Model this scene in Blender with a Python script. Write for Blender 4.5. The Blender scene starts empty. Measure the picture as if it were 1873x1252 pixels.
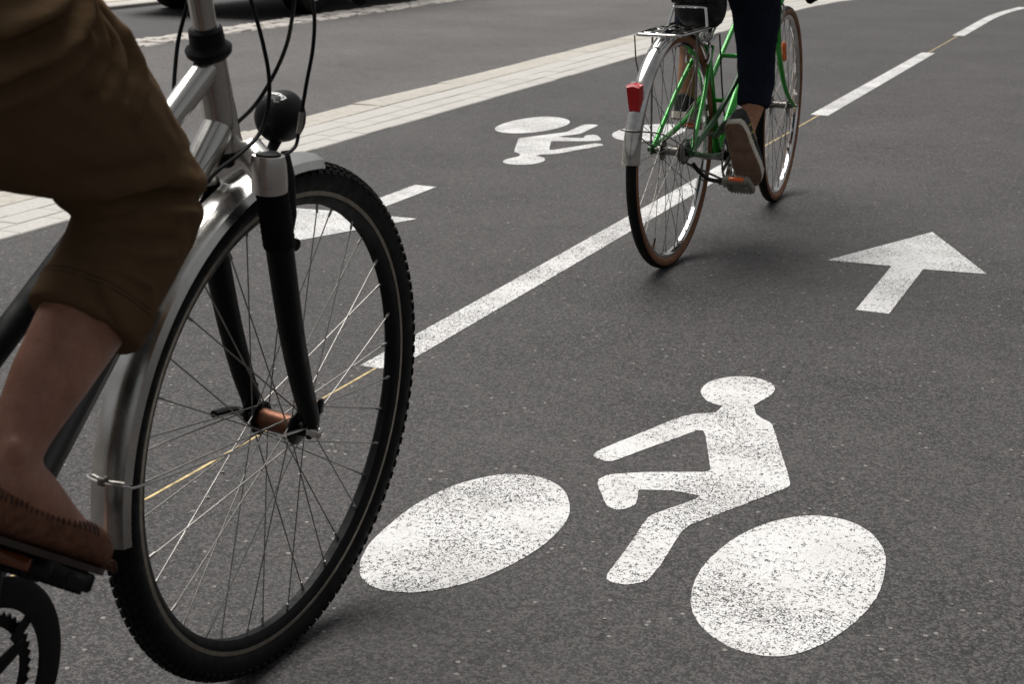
import bpy, bmesh, math, random
from mathutils import Vector, Matrix, noise
from mathutils.bvhtree import BVHTree
random.seed(7)
PI = math.pi
C = bpy.context.scene.collection
S = bpy.context.scene

# ------------------------------------------------------------------ camera, sky, sun, exposure
FPX, YAW, PIT, ROL, CAMH = 2920.13, -0.3966, 0.2802, 0.0103, 1.0947
fw = Vector((math.sin(YAW)*math.cos(PIT), math.cos(YAW)*math.cos(PIT), -math.sin(PIT)))
r0 = Vector((math.cos(YAW), -math.sin(YAW), 0)); u0 = r0.cross(fw)
cr = r0*math.cos(ROL) + u0*math.sin(ROL); cu = -r0*math.sin(ROL) + u0*math.cos(ROL)
cam = bpy.data.objects.new('camera', bpy.data.cameras.new('camera')); C.objects.link(cam)
cam.matrix_world = Matrix(((cr.x, cu.x, -fw.x, 0), (cr.y, cu.y, -fw.y, 0), (cr.z, cu.z, -fw.z, CAMH), (0, 0, 0, 1)))
cam.data.sensor_width = 36; cam.data.lens = FPX/1873*36
cam.data.clip_start = 0.05; cam.data.clip_end = 900
cam.data.dof.use_dof = True; cam.data.dof.focus_distance = 3.1; cam.data.dof.aperture_fstop = 13
S.camera = cam

SUN_EL, SUN_AZ = 66, -58        # azimuth measured from +Y (ahead) towards +X; the sun stands ahead and to the left
W = bpy.data.worlds.new('World'); S.world = W; W.use_nodes = True
wn = W.node_tree; bg = wn.nodes['Background']
sky = wn.nodes.new('ShaderNodeTexSky'); sky.sky_type = 'NISHITA'; sky.sun_disc = False
sky.sun_elevation = math.radians(SUN_EL); sky.sun_rotation = math.radians(SUN_AZ)
sky.air_density = 1.2; sky.dust_density = 4.0; sky.ozone_density = 1.0
hs = wn.nodes.new('ShaderNodeHueSaturation'); hs.inputs['Saturation'].default_value = 0.12
wn.links.new(sky.outputs[0], hs.inputs['Color']); wn.links.new(hs.outputs[0], bg.inputs['Color'])
bg.inputs['Strength'].default_value = 0.075
sl = bpy.data.lights.new('sun', 'SUN'); sl.energy = 3.9; sl.angle = math.radians(52); sl.color = (1, .97, .93)
sun = bpy.data.objects.new('sun', sl); C.objects.link(sun)
e, a = math.radians(SUN_EL), math.radians(SUN_AZ)
sd = Vector((math.sin(a)*math.cos(e), math.cos(a)*math.cos(e), math.sin(e)))
sun.rotation_euler = sd.to_track_quat('Z', 'Y').to_euler()
S.view_settings.view_transform = 'Standard'; S.view_settings.look = 'None'
S.view_settings.gamma = 1; S.view_settings.use_curve_mapping = False
S.view_settings.exposure = 0.0

# ------------------------------------------------------------------ node helpers
class NT:
    def __init__(s, name):
        s.m = bpy.data.materials.new(name); s.m.use_nodes = True; s.t = s.m.node_tree
        s.b = s.t.nodes['Principled BSDF']
        s.pos = s.t.nodes.new('ShaderNodeNewGeometry').outputs['Position']
        s.obj = s.t.nodes.new('ShaderNodeTexCoord').outputs['Object']
    def n(s, typ, props=None, **inp):
        nd = s.t.nodes.new('ShaderNode'+typ)
        for k, v in (props or {}).items(): setattr(nd, k, v)
        for k, v in inp.items():
            k = k.replace('_', ' ') if k not in nd.inputs else k
            s.set(nd.inputs[int(k[1:])] if k[0] == 'i' and k[1:].isdigit() else nd.inputs[k], v)
        return nd
    def set(s, sock, v):
        if isinstance(v, bpy.types.NodeSocket): s.t.links.new(v, sock)
        else:
            if hasattr(sock.default_value, '__len__') and not hasattr(v, '__len__'): v = [v]*3 + [1]*(len(sock.default_value)-3)
            if hasattr(v, '__len__') and len(v) == 3 and len(sock.default_value) == 4: v = (*v, 1)
            sock.default_value = v
    def bs(s, **k):
        for a_, v in k.items(): s.set(s.b.inputs[a_.replace('_', ' ')], v)
    def math(s, op, a_, b_=0.0, clamp=False): return s.n('Math', {'operation': op, 'use_clamp': clamp}, i0=a_, i1=b_).outputs[0]
    def mix(s, f, a_, b_, mode='MIX'):
        nd = s.n('MixRGB', {'blend_type': mode}); s.set(nd.inputs[0], f); s.set(nd.inputs[1], a_); s.set(nd.inputs[2], b_); return nd.outputs[0]
    def noise(s, co, sc, det=3, ro=.55): return s.n('TexNoise', Vector=co, Scale=sc, Detail=det, Roughness=ro).outputs['Fac']
    def vor(s, co, sc, feat='F1'): return s.n('TexVoronoi', {'feature': feat}, Vector=co, Scale=sc)
    def ramp(s, f, lo, hi, a_=0.0, b_=1.0): return s.n('MapRange', None, Value=f, From_Min=lo, From_Max=hi, To_Min=a_, To_Max=b_).outputs[0]
    def bump(s, h, st, dist=.002, nrm=None):
        nd = s.n('Bump', None, Height=h, Strength=st, Distance=dist)
        if nrm: s.set(nd.inputs['Normal'], nrm)
        s.set(s.b.inputs['Normal'], nd.outputs[0]); return nd.outputs[0]

def mat(name, col, rough=.5, metal=0., var=.15, vs=30., bump=.0, bs=200., coat=0., spec=.5, dirt=None, **kw):
    t = NT(name); co = t.obj
    f = t.noise(co, vs, 4)
    c0 = t.mix(t.ramp(f, .3, .7), [x*(1-var) for x in col], [min(1, x*(1+var)) for x in col])
    if dirt:
        c0 = t.mix(t.math('MULTIPLY', t.ramp(t.noise(co, dirt[2], 5), .45, .75), dirt[1]), c0, dirt[0])
    t.bs(Base_Color=c0, Metallic=metal, Specular_IOR_Level=spec, Coat_Weight=coat,
         Roughness=t.ramp(t.noise(co, vs*1.7, 3), .3, .7, max(.02, rough*.8), min(1, rough*1.2)))
    if bump: t.bump(t.noise(co, bs, 3), bump)
    for k, v in kw.items(): t.set(t.b.inputs[k.replace('_', ' ')], v)
    return t.m

def asphalt_nodes(t, dark, light, warm=(1, 1, 1), scale=1., bstr=.55):
    """aggregate in bitumen: colour socket, height socket"""
    p = t.pos
    wob = t.n('VectorMath', {'operation': 'ADD'}, i0=p, i1=t.n('VectorMath', {'operation': 'SCALE'}, i0=t.n('TexNoise', Vector=p, Scale=90., Detail=2.).outputs['Color'], Scale=.006).outputs[0]).outputs[0]
    v1 = t.vor(wob, 250*scale); v2 = t.vor(wob, 75*scale); v3 = t.vor(wob, 500*scale)
    k1 = t.n('SeparateColor', None, Color=v1.outputs['Color']).outputs[0]
    k2 = t.n('SeparateColor', None, Color=v2.outputs['Color']).outputs[0]
    k3 = t.n('SeparateColor', None, Color=v3.outputs['Color']).outputs[1]
    st = t.ramp(k1, 0, 1, 0, 1)
    g = t.math('ADD', t.math('MULTIPLY', t.math('POWER', st, 4.), 1.35), t.math('MULTIPLY', t.math('POWER', k3, 2.5), .55))
    g = t.math('ADD', g, t.math('MULTIPLY', t.math('POWER', t.n('SeparateColor', None, Color=t.vor(wob, 120*scale).outputs['Color']).outputs[2], 5.), .5))
    g = t.math('ADD', g, t.math('MULTIPLY', t.ramp(t.noise(p, 60, 4, .7), .3, .7), .28))
    big = t.noise(p, 1.3, 5); mid = t.noise(p, 9, 4)
    g = t.math('ADD', g, t.math('ADD', t.ramp(big, .3, .7, -.15, .15), t.ramp(mid, .3, .7, -.09, .09)))
    col = t.mix(t.math('MULTIPLY', g, 1., True), dark, light)
    tint = t.n('HueSaturation', None, Color=v1.outputs['Color'], Saturation=.35, Value=1.1).outputs[0]
    col = t.mix(.22, col, t.mix(1., col, tint, 'MULTIPLY'))
    spark = t.math('GREATER_THAN', k2, .972)
    inst = t.math('LESS_THAN', v2.outputs['Distance'], .30)
    sp = t.math('MULTIPLY', spark, inst)
    col = t.mix(t.math('MULTIPLY', sp, .75), col, (.26, .245, .225))
    pit = t.ramp(t.noise(p, 75, 3, .6), .33, .43, .85, 0)          # open voids in the mix
    col = t.mix(pit, col, (.012, .011, .012))
    col = t.mix(1., col, warm, 'MULTIPLY')
    h = t.math('SUBTRACT', t.math('MULTIPLY', k1, .5), t.math('MULTIPLY', v1.outputs['Distance'], .9))
    h = t.math('ADD', h, t.math('MULTIPLY', t.noise(p, 75, 3, .6), 1.3))
    return col, h

def asphalt(name, dark, light, warm=(1, 1, 1), rough=.72, bstr=.4, tracks=None):
    t = NT(name); col, h = asphalt_nodes(t, dark, light, warm)
    if tracks:                                                     # long darker wheel tracks worn along the road
        x = t.n('SeparateXYZ', None, Vector=t.pos).outputs[0]
        xw = t.math('ADD', x, t.math('MULTIPLY', t.noise(t.pos, .35, 3), .5))
        wv = t.math('SINE', t.math('MULTIPLY', xw, tracks))
        col = t.mix(t.ramp(wv, -.2, 1, 0, .22), col, (.03, .029, .03))
    t.bs(Base_Color=col, Roughness=rough, Specular_IOR_Level=.4); t.bump(h, bstr, .003)
    return t.m

def paint_mat(name, wear, sc=1.):
    t = NT(name); p = t.pos
    ac, ah = asphalt_nodes(t, (.012, .0115, .0115), (.05, .048, .046))
    p2 = t.n('VectorMath', {'operation': 'MULTIPLY'}, i0=p, i1=(1, .8, 1)).outputs[0]
    n1 = t.noise(p2, 165*sc, 1.5, .5); n2 = t.noise(p2, 105*sc, 2, .55); n3 = t.noise(p, 5, 4)
    line = t.math('ABSOLUTE', t.math('SUBTRACT', n1, .5))
    gate = t.ramp(t.math('ADD', n2, t.math('MULTIPLY', t.math('SUBTRACT', n3, .5), .85)), .44, .58, 0, 1)
    m1 = t.math('LESS_THAN', line, t.math('MULTIPLY', gate, .052*wear))
    m2 = t.math('LESS_THAN', t.noise(p2, 210*sc, 2, .6), .325 + .04*(wear-1))
    m3 = t.math('LESS_THAN', t.noise(p2, 70*sc, 4, .65), .262)
    m = t.math('MAXIMUM', t.math('MAXIMUM', m1, m2), m3)
    grime = t.ramp(t.noise(p, 6.5, 6, .65), .42, .72, 0, .42)
    wc = t.mix(t.ramp(t.noise(p, 260, 3), .3, .7, 0, 1), (.57, .568, .56), (.705, .70, .692))
    wc = t.mix(grime, wc, (.40, .385, .365))
    t.bs(Base_Color=t.mix(t.math('MULTIPLY', m, .93), wc, ac), Roughness=.75, Specular_IOR_Level=.4)
    t.bump(t.math('SUBTRACT', t.math('MULTIPLY', ah, .5), t.math('MULTIPLY', m, 1.1)), .5, .003)
    return t.m

M = {}
M['path'] = asphalt('asphalt_cycle_path', (.0030, .0028, .0028), (.082, .0768, .0748))
M['road'] = asphalt('asphalt_carriageway', (.014, .0131, .0128), (.150, .140, .134), tracks=2.6)
M['park'] = asphalt('asphalt_parking_lane', (.008, .0077, .0077), (.086, .082, .080))
M['paint'] = paint_mat('worn_white_road_paint', 1.0)
M['paint_far'] = paint_mat('white_road_paint', .75)
M['yellow'] = mat('yellow_guide_paint', (.56, .42, .19), .7, var=.35, vs=60, dirt=((.07, .066, .06), .8, 45))
def stone(name, a_, b_, sc=40, bump=.4, rough=.8, speck=.0):
    t = NT(name); p = t.pos
    oi = t.n('ObjectInfo').outputs['Random']
    c0 = t.mix(t.ramp(t.noise(p, sc, 5, .65), .3, .7), a_, b_)
    c0 = t.mix(t.math('MULTIPLY', oi, .3), c0, [x*.8 for x in b_])
    c0 = t.mix(t.ramp(t.noise(p, 2.2, 4), .45, .75, 0, .2), c0, (.27, .24, .20))
    if speck: c0 = t.mix(t.math('MULTIPLY', t.math('LESS_THAN', t.noise(p, 220, 2), .40), speck), c0, (.12, .10, .09))
    t.bs(Base_Color=c0, Roughness=rough); t.bump(t.noise(p, sc*3.5, 5, .7), bump, .004); return t.m
M['paver'] = stone('pale_concrete_paver', (.40, .385, .355), (.51, .492, .46), 60, .25)
M['granite'] = stone('rough_beige_granite', (.36, .335, .295), (.54, .505, .455), 22, .9, .85, .3)
M['sett'] = stone('pale_granite_sett', (.36, .335, .31), (.56, .525, .48), 30, .8, .85, .3)
M['kerb'] = stone('kerb_stone', (.42, .40, .37), (.58, .55, .51), 25, .5)
M['flag'] = stone('pavement_flag', (.44, .38, .33), (.60, .53, .46), 40, .3)
M['joint'] = mat('joint_mortar', (.20, .18, .16), .95, var=.4, vs=40, bump=.6, bs=150)
M['rubber'] = mat('black_tyre_rubber', (.0065, .0065, .0065), .7, var=.3, vs=40, bump=.25, bs=300, spec=.14, dirt=((.016, .0145, .013), .35, 14))
M['tan'] = mat('tan_tyre_wall', (.20, .085, .035), .7, var=.25, vs=60, dirt=((.05, .03, .02), .5, 30))
M['black'] = mat('black_plastic', (.005, .005, .0055), .45, var=.2, bump=.08, bs=500, spec=.14)
M['blackmat'] = mat('matt_black_rubber', (.005, .005, .0055), .68, var=.2, bump=.2, bs=400, spec=.10)
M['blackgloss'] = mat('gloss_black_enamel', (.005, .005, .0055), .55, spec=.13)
M['silver'] = mat('silver_frame_paint', (.50, .485, .46), .24, .95, var=.06, vs=12, coat=.35)
M['darkgrey'] = mat('shaded_dirty_frame_paint', (.035, .034, .033), .35, .4, var=.06, vs=12, coat=.3)  # silver frame darkened in colour for shade and dirt
M['alu'] = mat('brushed_aluminium', (.62, .605, .58), .30, 1., var=.10, vs=25, bump=.05, bs=600)
M['fender'] = mat('worn_silver_mudguard', (.56, .55, .53), .24, 1., var=.10, vs=14, bump=.05, bs=350, dirt=((.16, .13, .10), .45, 9))
M['rust'] = mat('rusty_bracket', (.07, .022, .012), .8, .2, var=.5, vs=120, bump=.5, bs=300)
M['chrome'] = mat('chrome', (.72, .71, .70), .07, 1., var=.06, vs=20, dirt=((.22, .17, .12), .30, 25))
M['chromeworn'] = mat('worn_chrome', (.60, .59, .57), .12, 1., var=.12, vs=16, bump=.03, bs=120, dirt=((.10, .075, .05), .6, 12))
M['steel'] = mat('spoke_steel', (.27, .26, .245), .48, 1., var=.2)
M['dull'] = mat('dull_steel', (.20, .19, .175), .45, 1., var=.25, vs=60)
M['copper'] = mat('copper_hub_shell', (.15, .070, .045), .45, 1., var=.15, vs=40)
M['track'] = mat('worn_brake_track', (.30, .27, .23), .45, .9, var=.2, vs=80)
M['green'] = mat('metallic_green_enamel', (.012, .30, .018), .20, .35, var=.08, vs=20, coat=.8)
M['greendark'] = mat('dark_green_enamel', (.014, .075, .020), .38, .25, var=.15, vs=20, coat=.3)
M['red'] = mat('red_lens', (.42, .004, .006), .22, var=.12, vs=60, coat=.2, bump=.3, bs=260, spec=.3)
M['orange'] = mat('orange_reflector', (.72, .12, .01), .2, var=.15, vs=90, coat=.4, bump=.3, bs=300)
M['amber'] = mat('dull_amber_reflector', (.13, .028, .004), .4, var=.15, vs=90, bump=.3, bs=300)
M['white'] = mat('white_print', (.85, .85, .85), .5, var=.03)
M['greyprint'] = mat('grey_print', (.22, .23, .23), .5, var=.2)
M['leather'] = mat('black_saddle_vinyl', (.007, .007, .0075), .45, var=.2, spec=.3, bump=.25, bs=260)
M['gum'] = mat('brown_gum_sole', (.25, .145, .10), .75, var=.2, vs=50, bump=.4, bs=240, dirt=((.03, .02, .016), .5, 30))
M['cream'] = mat('cream_rubber', (.62, .57, .48), .6, var=.12, vs=60, dirt=((.22, .19, .15), .5, 40))
M['pedalgrey'] = mat('worn_grey_pedal', (.20, .185, .15), .6, var=.3, vs=70, bump=.3, bs=300)
M['moc'] = mat('brown_suede', (.120, .050, .030), .88, var=.35, vs=90, bump=.6, bs=420, spec=.2)
M['moc_sole'] = mat('dark_brown_sole', (.030, .018, .013), .8, var=.2, bump=.3)
M['stitch'] = mat('dark_thread', (.014, .008, .006), .9)
M['canvas'] = mat('dark_canvas', (.022, .022, .022), .85, var=.3, vs=120, bump=.4, bs=600)
M['olive'] = mat('olive_trim', (.33, .28, .06), .8, var=.2)
M['hair'] = mat('dark_brown_hair', (.035, .022, .014), .5, var=.4, vs=160, bump=.8, bs=160)
M['gritm'] = mat('pale_grit', (.30, .275, .24), .9, var=.6, vs=3)
def cloth(name, a_, b_, weave=900, bstr=.35, sheen=.0):
    t = NT(name); co = t.obj
    c0 = t.mix(t.ramp(t.noise(co, 9, 6, .7), .25, .75), a_, b_)
    w = t.n('TexWave', {'wave_type': 'BANDS', 'bands_direction': 'DIAGONAL'}, Vector=co, Scale=weave*.35, Distortion=1.2, Detail=1.).outputs['Fac']
    c0 = t.mix(.22, c0, t.mix(w, [x*.55 for x in a_], [x*1.25 for x in b_]))
    t.bs(Base_Color=c0, Roughness=.95, Specular_IOR_Level=.06, Sheen_Weight=sheen, Sheen_Roughness=.5)
    h = t.math('ADD', t.math('MULTIPLY', t.noise(co, 55, 4, .6), 1.), t.math('MULTIPLY', w, .12))
    t.bump(h, bstr, .006); return t.m
M['brown'] = cloth('brown_cotton_twill', (.092, .056, .029), (.126, .080, .043))
M['brownseam'] = mat('dark_brown_thread', (.040, .022, .010), .9)
M['navy'] = cloth('dark_navy_denim', (.009, .011, .019), (.018, .022, .038))
M['shirt'] = cloth('grey_cotton', (.10, .10, .10), (.15, .15, .15))
M['coat'] = cloth('dark_blue_cotton', (.02, .024, .035), (.035, .04, .055))
def skin(name, a_, b_):
    t = NT(name); co = t.obj
    c0 = t.mix(t.ramp(t.noise(co, 16, 5, .6), .3, .7), a_, b_)
    c0 = t.mix(t.math('MULTIPLY', t.ramp(t.noise(co, 130, 4, .7), .45, .75), .45), c0, (.20, .07, .045))
    t.bs(Base_Color=c0, Roughness=.5, Subsurface_Weight=.12, Subsurface_Radius=(.01, .004, .002), Specular_IOR_Level=.4)
    t.bump(t.noise(co, 380, 4, .75), .4, .002); return t.m
M['skin'] = skin('fair_skin', (.22, .095, .062), (.40, .20, .135))
M['skin2'] = skin('tanned_skin', (.33, .15, .075), (.42, .21, .12))
M['carpaint'] = mat('black_car_paint', (.012, .012, .014), .15, .2, coat=1.)
M['glass'] = mat('dark_car_glass', (.01, .012, .013), .05, spec=.6)
M['lamp_glass'] = mat('clear_lamp_glass', (.55, .55, .55), .08, .6)
M['carplastic'] = mat('grey_bumper_plastic', (.025, .025, .026), .6, bump=.2, bs=300)

# ------------------------------------------------------------------ mesh helpers
class MB:
    def __init__(s): s.v = []; s.f = []
    def add(s, vs, fs):
        o = len(s.v); s.v += [tuple(x) for x in vs]; s.f += [tuple(i+o for i in q) for q in fs]; return s
    def rings(s, rs, cap=True, closed=False):
        n = len(rs[0]); vs = [p for r in rs for p in r]; fs = []
        m = len(rs)
        for i in range(m if closed else m-1):
            j = (i+1) % m
            for k in range(n): fs.append((i*n+k, i*n+(k+1) % n, j*n+(k+1) % n, j*n+k))
        if cap and not closed:
            fs.append(tuple(range(n))[::-1]); fs.append(tuple((m-1)*n+k for k in range(n)))
        return s.add(vs, fs)
    def tube(s, pts, r, seg=12, cap=True, flat=None, closed=False):
        pts = [Vector(p) for p in pts]; n = len(pts)
        rr = r if hasattr(r, '__len__') else [r]*n
        if closed: T = [(pts[(i+1) % n]-pts[i-1]).normalized() for i in range(n)]
        else: T = [(pts[min(i+1, n-1)]-pts[max(i-1, 0)]).normalized() for i in range(n)]
        up = Vector((1, 0, 0)) if abs(T[0].x) < .9 else Vector((0, 0, 1))
        N = (up - T[0]*up.dot(T[0])).normalized(); R = []
        for i in range(n):
            N = (N - T[i]*N.dot(T[i])).normalized(); B = T[i].cross(N)
            a1, b1 = rr[i] if hasattr(rr[i], '__len__') else (rr[i], rr[i])
            R.append([pts[i] + N*(a1*math.cos(2*PI*k/seg)) + B*(b1*math.sin(2*PI*k/seg)) for k in range(seg)])
        return s.rings(R, cap, closed)
    def curve(s, pts, r, seg=8, sub=6, cap=True):
        return s.tube(catmull(pts, sub), r, seg, cap)
    def lathe(s, prof, seg=48, a0=0., a1=2*PI, c=(0, 0, 0), closed_prof=True, axis='X'):
        """prof: (radius, along-axis). revolves round local X (bike wheels: angle 0 = forward +Y, pi/2 = up +Z)"""
        full = abs(a1-a0-2*PI) < 1e-6; m = seg if full else seg+1; R = []
        for i in range(m):
            a_ = a0+(a1-a0)*i/seg; ca, sa = math.cos(a_), math.sin(a_)
            if axis == 'X': R.append([Vector((c[0]+l, c[1]+r*ca, c[2]+r*sa)) for r, l in prof])
            elif axis == 'Y': R.append([Vector((c[0]+r*ca, c[1]+l, c[2]+r*sa)) for r, l in prof])
            else: R.append([Vector((c[0]+r*ca, c[1]+r*sa, c[2]+l)) for r, l in prof])
        if closed_prof: return s.rings(R, not full, full)
        n = len(prof); vs = [p for r in R for p in r]; fs = []
        for i in range(m if full else m-1):
            j = (i+1) % m
            for k in range(n-1): fs.append((i*n+k, i*n+k+1, j*n+k+1, j*n+k))
        return s.add(vs, fs)
    def box(s, c, sz, rot=None, bev=0.):
        x, y, z = [d/2 for d in sz]; R = rot or Matrix.Identity(3); c = Vector(c)
        if bev:
            b = bev; rs = []
            def ring(zz, ix):
                X, Y = x-ix, y-ix
                return [c+R @ Vector(p) for p in ((-X+b, -Y, zz), (X-b, -Y, zz), (X, -Y+b, zz), (X, Y-b, zz), (X-b, Y, zz), (-X+b, Y, zz), (-X, Y-b, zz), (-X, -Y+b, zz))]
            return s.rings([ring(-z, b*.7), ring(-z+b, 0), ring(z-b, 0), ring(z, b*.7)])
        vs = [c+R @ Vector((sx*x, sy*y, sz_*z)) for sz_ in (-1, 1) for sx, sy in ((-1, -1), (1, -1), (1, 1), (-1, 1))]
        return s.add(vs, [(3, 2, 1, 0), (4, 5, 6, 7), (0, 1, 5, 4), (1, 2, 6, 5), (2, 3, 7, 6), (3, 0, 4, 7)])
    def prism(s, poly, fn, t0, t1):
        n = len(poly); vs = [fn(x, y, t) for t in (t0, t1) for x, y in poly]
        return s.add(vs, [tuple(range(n))[::-1], tuple(range(n, 2*n))] + [(i, (i+1) % n, n+(i+1) % n, n+i) for i in range(n)])
    def ell(s, c, r, seg=20, rn=12, rot=None):
        R = rot or Matrix.Identity(3); c = Vector(c); rs = []
        for i in range(rn+1):
            ph = -PI/2 + PI*(i*.98+.01*rn)/rn
            rs.append([c + R @ Vector((r[0]*math.cos(ph)*math.cos(2*PI*k/seg), r[1]*math.cos(ph)*math.sin(2*PI*k/seg), r[2]*math.sin(ph))) for k in range(seg)])
        return s.rings(rs)
    def mesh(s, name, smooth=40):
        me = bpy.data.meshes.new(name); me.from_pydata(s.v, [], s.f)
        bm = bmesh.new(); bm.from_mesh(me); bmesh.ops.recalc_face_normals(bm, faces=bm.faces)
        for fc in bm.faces: fc.smooth = smooth > 0
        if smooth > 0:
            lim = math.radians(smooth)
            for ed in bm.edges:
                if len(ed.link_faces) == 2 and ed.calc_face_angle(0) > lim: ed.smooth = False
        bm.to_mesh(me); bm.free(); return me
    def obj(s, name, m, parent=None, smooth=40): return link(name, s.mesh(name, smooth), m, parent)
def link(name, me, m, parent=None):
    o = bpy.data.objects.new(name, me); C.objects.link(o)
    if me is not None and m is not None and not me.materials: me.materials.append(M[m] if isinstance(m, str) else m)
    o.parent = parent; return o
def empty(name, parent=None, loc=(0, 0, 0)):
    o = bpy.data.objects.new(name, None); C.objects.link(o); o.parent = parent; o.location = loc; o.empty_display_size = .1; return o
def tag(o, label=None, cat=None, group=None, kind=None):
    for k, v in (('label', label), ('category', cat), ('group', group), ('kind', kind)):
        if v: o[k] = v
    return o
def catmull(P, sub=6):
    P = [Vector(p) for p in P]; out = []
    for i in range(len(P)-1):
        p0, p1, p2, p3 = P[max(i-1, 0)], P[i], P[i+1], P[min(i+2, len(P)-1)]
        for k in range(sub):
            t = k/sub
            out.append(.5*((2*p1)+(p2-p0)*t+(2*p0-5*p1+4*p2-p3)*t*t+(3*p1-p0-3*p2+p3)*t**3))
    out.append(P[-1]); return out
def remesh(mb, name, vox, smooth=2):
    me = mb.mesh('tmp', 0); o = bpy.data.objects.new('tmp', me); C.objects.link(o)
    md = o.modifiers.new('r', 'REMESH'); md.mode = 'VOXEL'; md.voxel_size = vox
    if smooth:
        m2 = o.modifiers.new('s', 'SMOOTH'); m2.factor = .5; m2.iterations = smooth
    dg = bpy.context.evaluated_depsgraph_get(); dg.update()
    r = bpy.data.meshes.new_from_object(o.evaluated_get(dg)); r.name = name
    bpy.data.objects.remove(o); bpy.data.meshes.remove(me)
    for p in r.polygons: p.use_smooth = True
    r.materials.clear()
    return r
def back(px, py, z=0.):
    """photo pixel -> point on the ground plane"""
    d = fw + cr*((px-936.5)/FPX) - cu*((py-626)/FPX); t = (z-CAMH)/d.z
    return Vector((d.x*t, d.y*t, z))
def bend(x, y):
    return x + (.045*(y-14.5)**2 if y > 14.5 else 0.)

# ------------------------------------------------------------------ the ground
XS = [-3.375, -3.48, -3.59, -3.72, -3.91]           # paver rows of the dividing strip
X_SETT, X_KERB, KH = (-6.56, -6.86), -8.70, .035
def sheet(name, x0, x1, y0, y1, z, m, step=.5, bent=True, th=None):
    b = MB(); n = max(1, int((y1-y0)/step)); vs = []
    for i in range(n+1):
        y = y0+(y1-y0)*i/n; vs += [(bend(x0, y) if bent and x0 > -60 else x0, y, z), (bend(x1, y) if bent and x1 < 60 else x1, y, z)]
    b.add(vs, [(2*i, 2*i+1, 2*i+3, 2*i+2) for i in range(n)])
    return tag(b.obj(name, m, None, 0), kind='structure')
g = MB().box((0, 40, -.30), (400, 400, .5)).obj('ground', 'park', None, 0); tag(g, kind='structure')
path = sheet('cycle_path', XS[0]+.002, 9, -4, 40, 0, 'path')
road = sheet('carriageway', X_SETT[0]-.002, XS[4]-.002, -4, 40, 0, 'road')
park = sheet('parking_lane', X_KERB-.01, X_SETT[1]+.002, -4, 40, 0, 'park')
walk = sheet('pavement', -60, X_KERB-.30, -4, 40, KH-.012, 'joint')

def stone_mesh(w, l, h, bev, rough=0., seed=0, nx=1, ny=1):
    """bevelled block; rough>0 gives a split top"""
    rnd = random.Random(seed); b = MB()
    x, y = w/2, l/2
    def ring(zz, ins, jit):
        pts = []
        for (px, py) in ((-1, -1), (0, -1), (1, -1), (1, 0), (1, 1), (0, 1), (-1, 1), (-1, 0)):
            pts.append(Vector((px*(x-ins)+rnd.uniform(-jit, jit), py*(y-ins)+rnd.uniform(-jit, jit), zz+rnd.uniform(-jit, jit)*.8)))
        return pts
    r = [ring(-.02, 0, rough*.5), ring(h-bev, 0, rough*.5), ring(h, bev, rough)]
    vs = [p for q in r for p in q]; fs = []
    for i in range(2):
        for k in range(8): fs.append((i*8+k, i*8+(k+1) % 8, (i+1)*8+(k+1) % 8, (i+1)*8+k))
    vs.append(Vector((rnd.uniform(-.1, .1)*w, rnd.uniform(-.1, .1)*l, h+rough*rnd.uniform(.1, 1.0))))
    for k in range(8): fs.append((16+k, 16+(k+1) % 8, 24))
    return b.add(vs, fs).mesh('stone', 35)

# dividing strip: a bed of dark mortar with four rows of stones
strip = MB(); n = 70; vs = []
for i in range(n+1):
    y = -1+22*i/n; vs += [(bend(XS[4], y), y, -.004), (bend(XS[0], y), y, -.004)]
strip.add(vs, [(2*i, 2*i+1, 2*i+3, 2*i+2) for i in range(n)])
strip = tag(strip.obj('paver_strip', 'joint', None, 0), kind='structure')
def lay(parent, nm, x0, x1, length, y0, y1, h, m, bev, rough, variants, gap=.0035, jl=.0, zj=.0015):
    ms = [stone_mesh(abs(x1-x0)-gap, length-gap, h, bev, rough, 11*k+int(1000*length)) for k in range(variants)]
    y = y0; i = 0
    while y < y1:
        o = link(nm, ms[i % variants] if rough else random.choice(ms), m, parent)
        yc = y+length/2; xc = bend((x0+x1)/2, yc)
        sl_ = .09*(yc-14.5) if yc > 14.5 else 0
        o.location = (xc+random.uniform(-.001, .001), yc, random.uniform(-zj, zj)); o.rotation_euler = (random.uniform(-.003, .003), random.uniform(-.004, .004), -math.atan(sl_)+random.uniform(-.003, .003)+(PI if rough and random.random() < .5 else 0))
        y += length; i += 1
lay(strip, 'paver', XS[0], XS[1], .235, 3.06-.47, 18, .004, 'paver', .004, 0, 2)
lay(strip, 'paver', XS[1], XS[2], .235, 3.17-.47, 18, .004, 'paver', .004, 0, 2)
lay(strip, 'paver', XS[2], XS[3], .605, 2.38, 18, .004, 'paver', .004, 0, 2)
lay(strip, 'granite_slab', XS[3], XS[4], 1.01, 2.14, 18, .004, 'granite', .006, .003, 5)
# sett line between carriageway and parking lane
sb = MB(); vs = []
for i in range(41):
    y = -1+21*i/40; vs += [(bend(X_SETT[1], y), y, -.003), (bend(X_SETT[0], y), y, -.003)]
sb.add(vs, [(2*i, 2*i+1, 2*i+3, 2*i+2) for i in range(40)])
settline = tag(sb.obj('sett_line', 'joint', None, 0), kind='structure')
xm = (X_SETT[0]+X_SETT[1])/2
lay(settline, 'sett', X_SETT[0], xm, .17, 6.8, 16.6, .012, 'sett', .012, .007, 6, .014, zj=.003)
lay(settline, 'sett', xm, X_SETT[1], .155, 6.9, 16.6, .014, 'sett', .012, .008, 6, .014, zj=.003)
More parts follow.
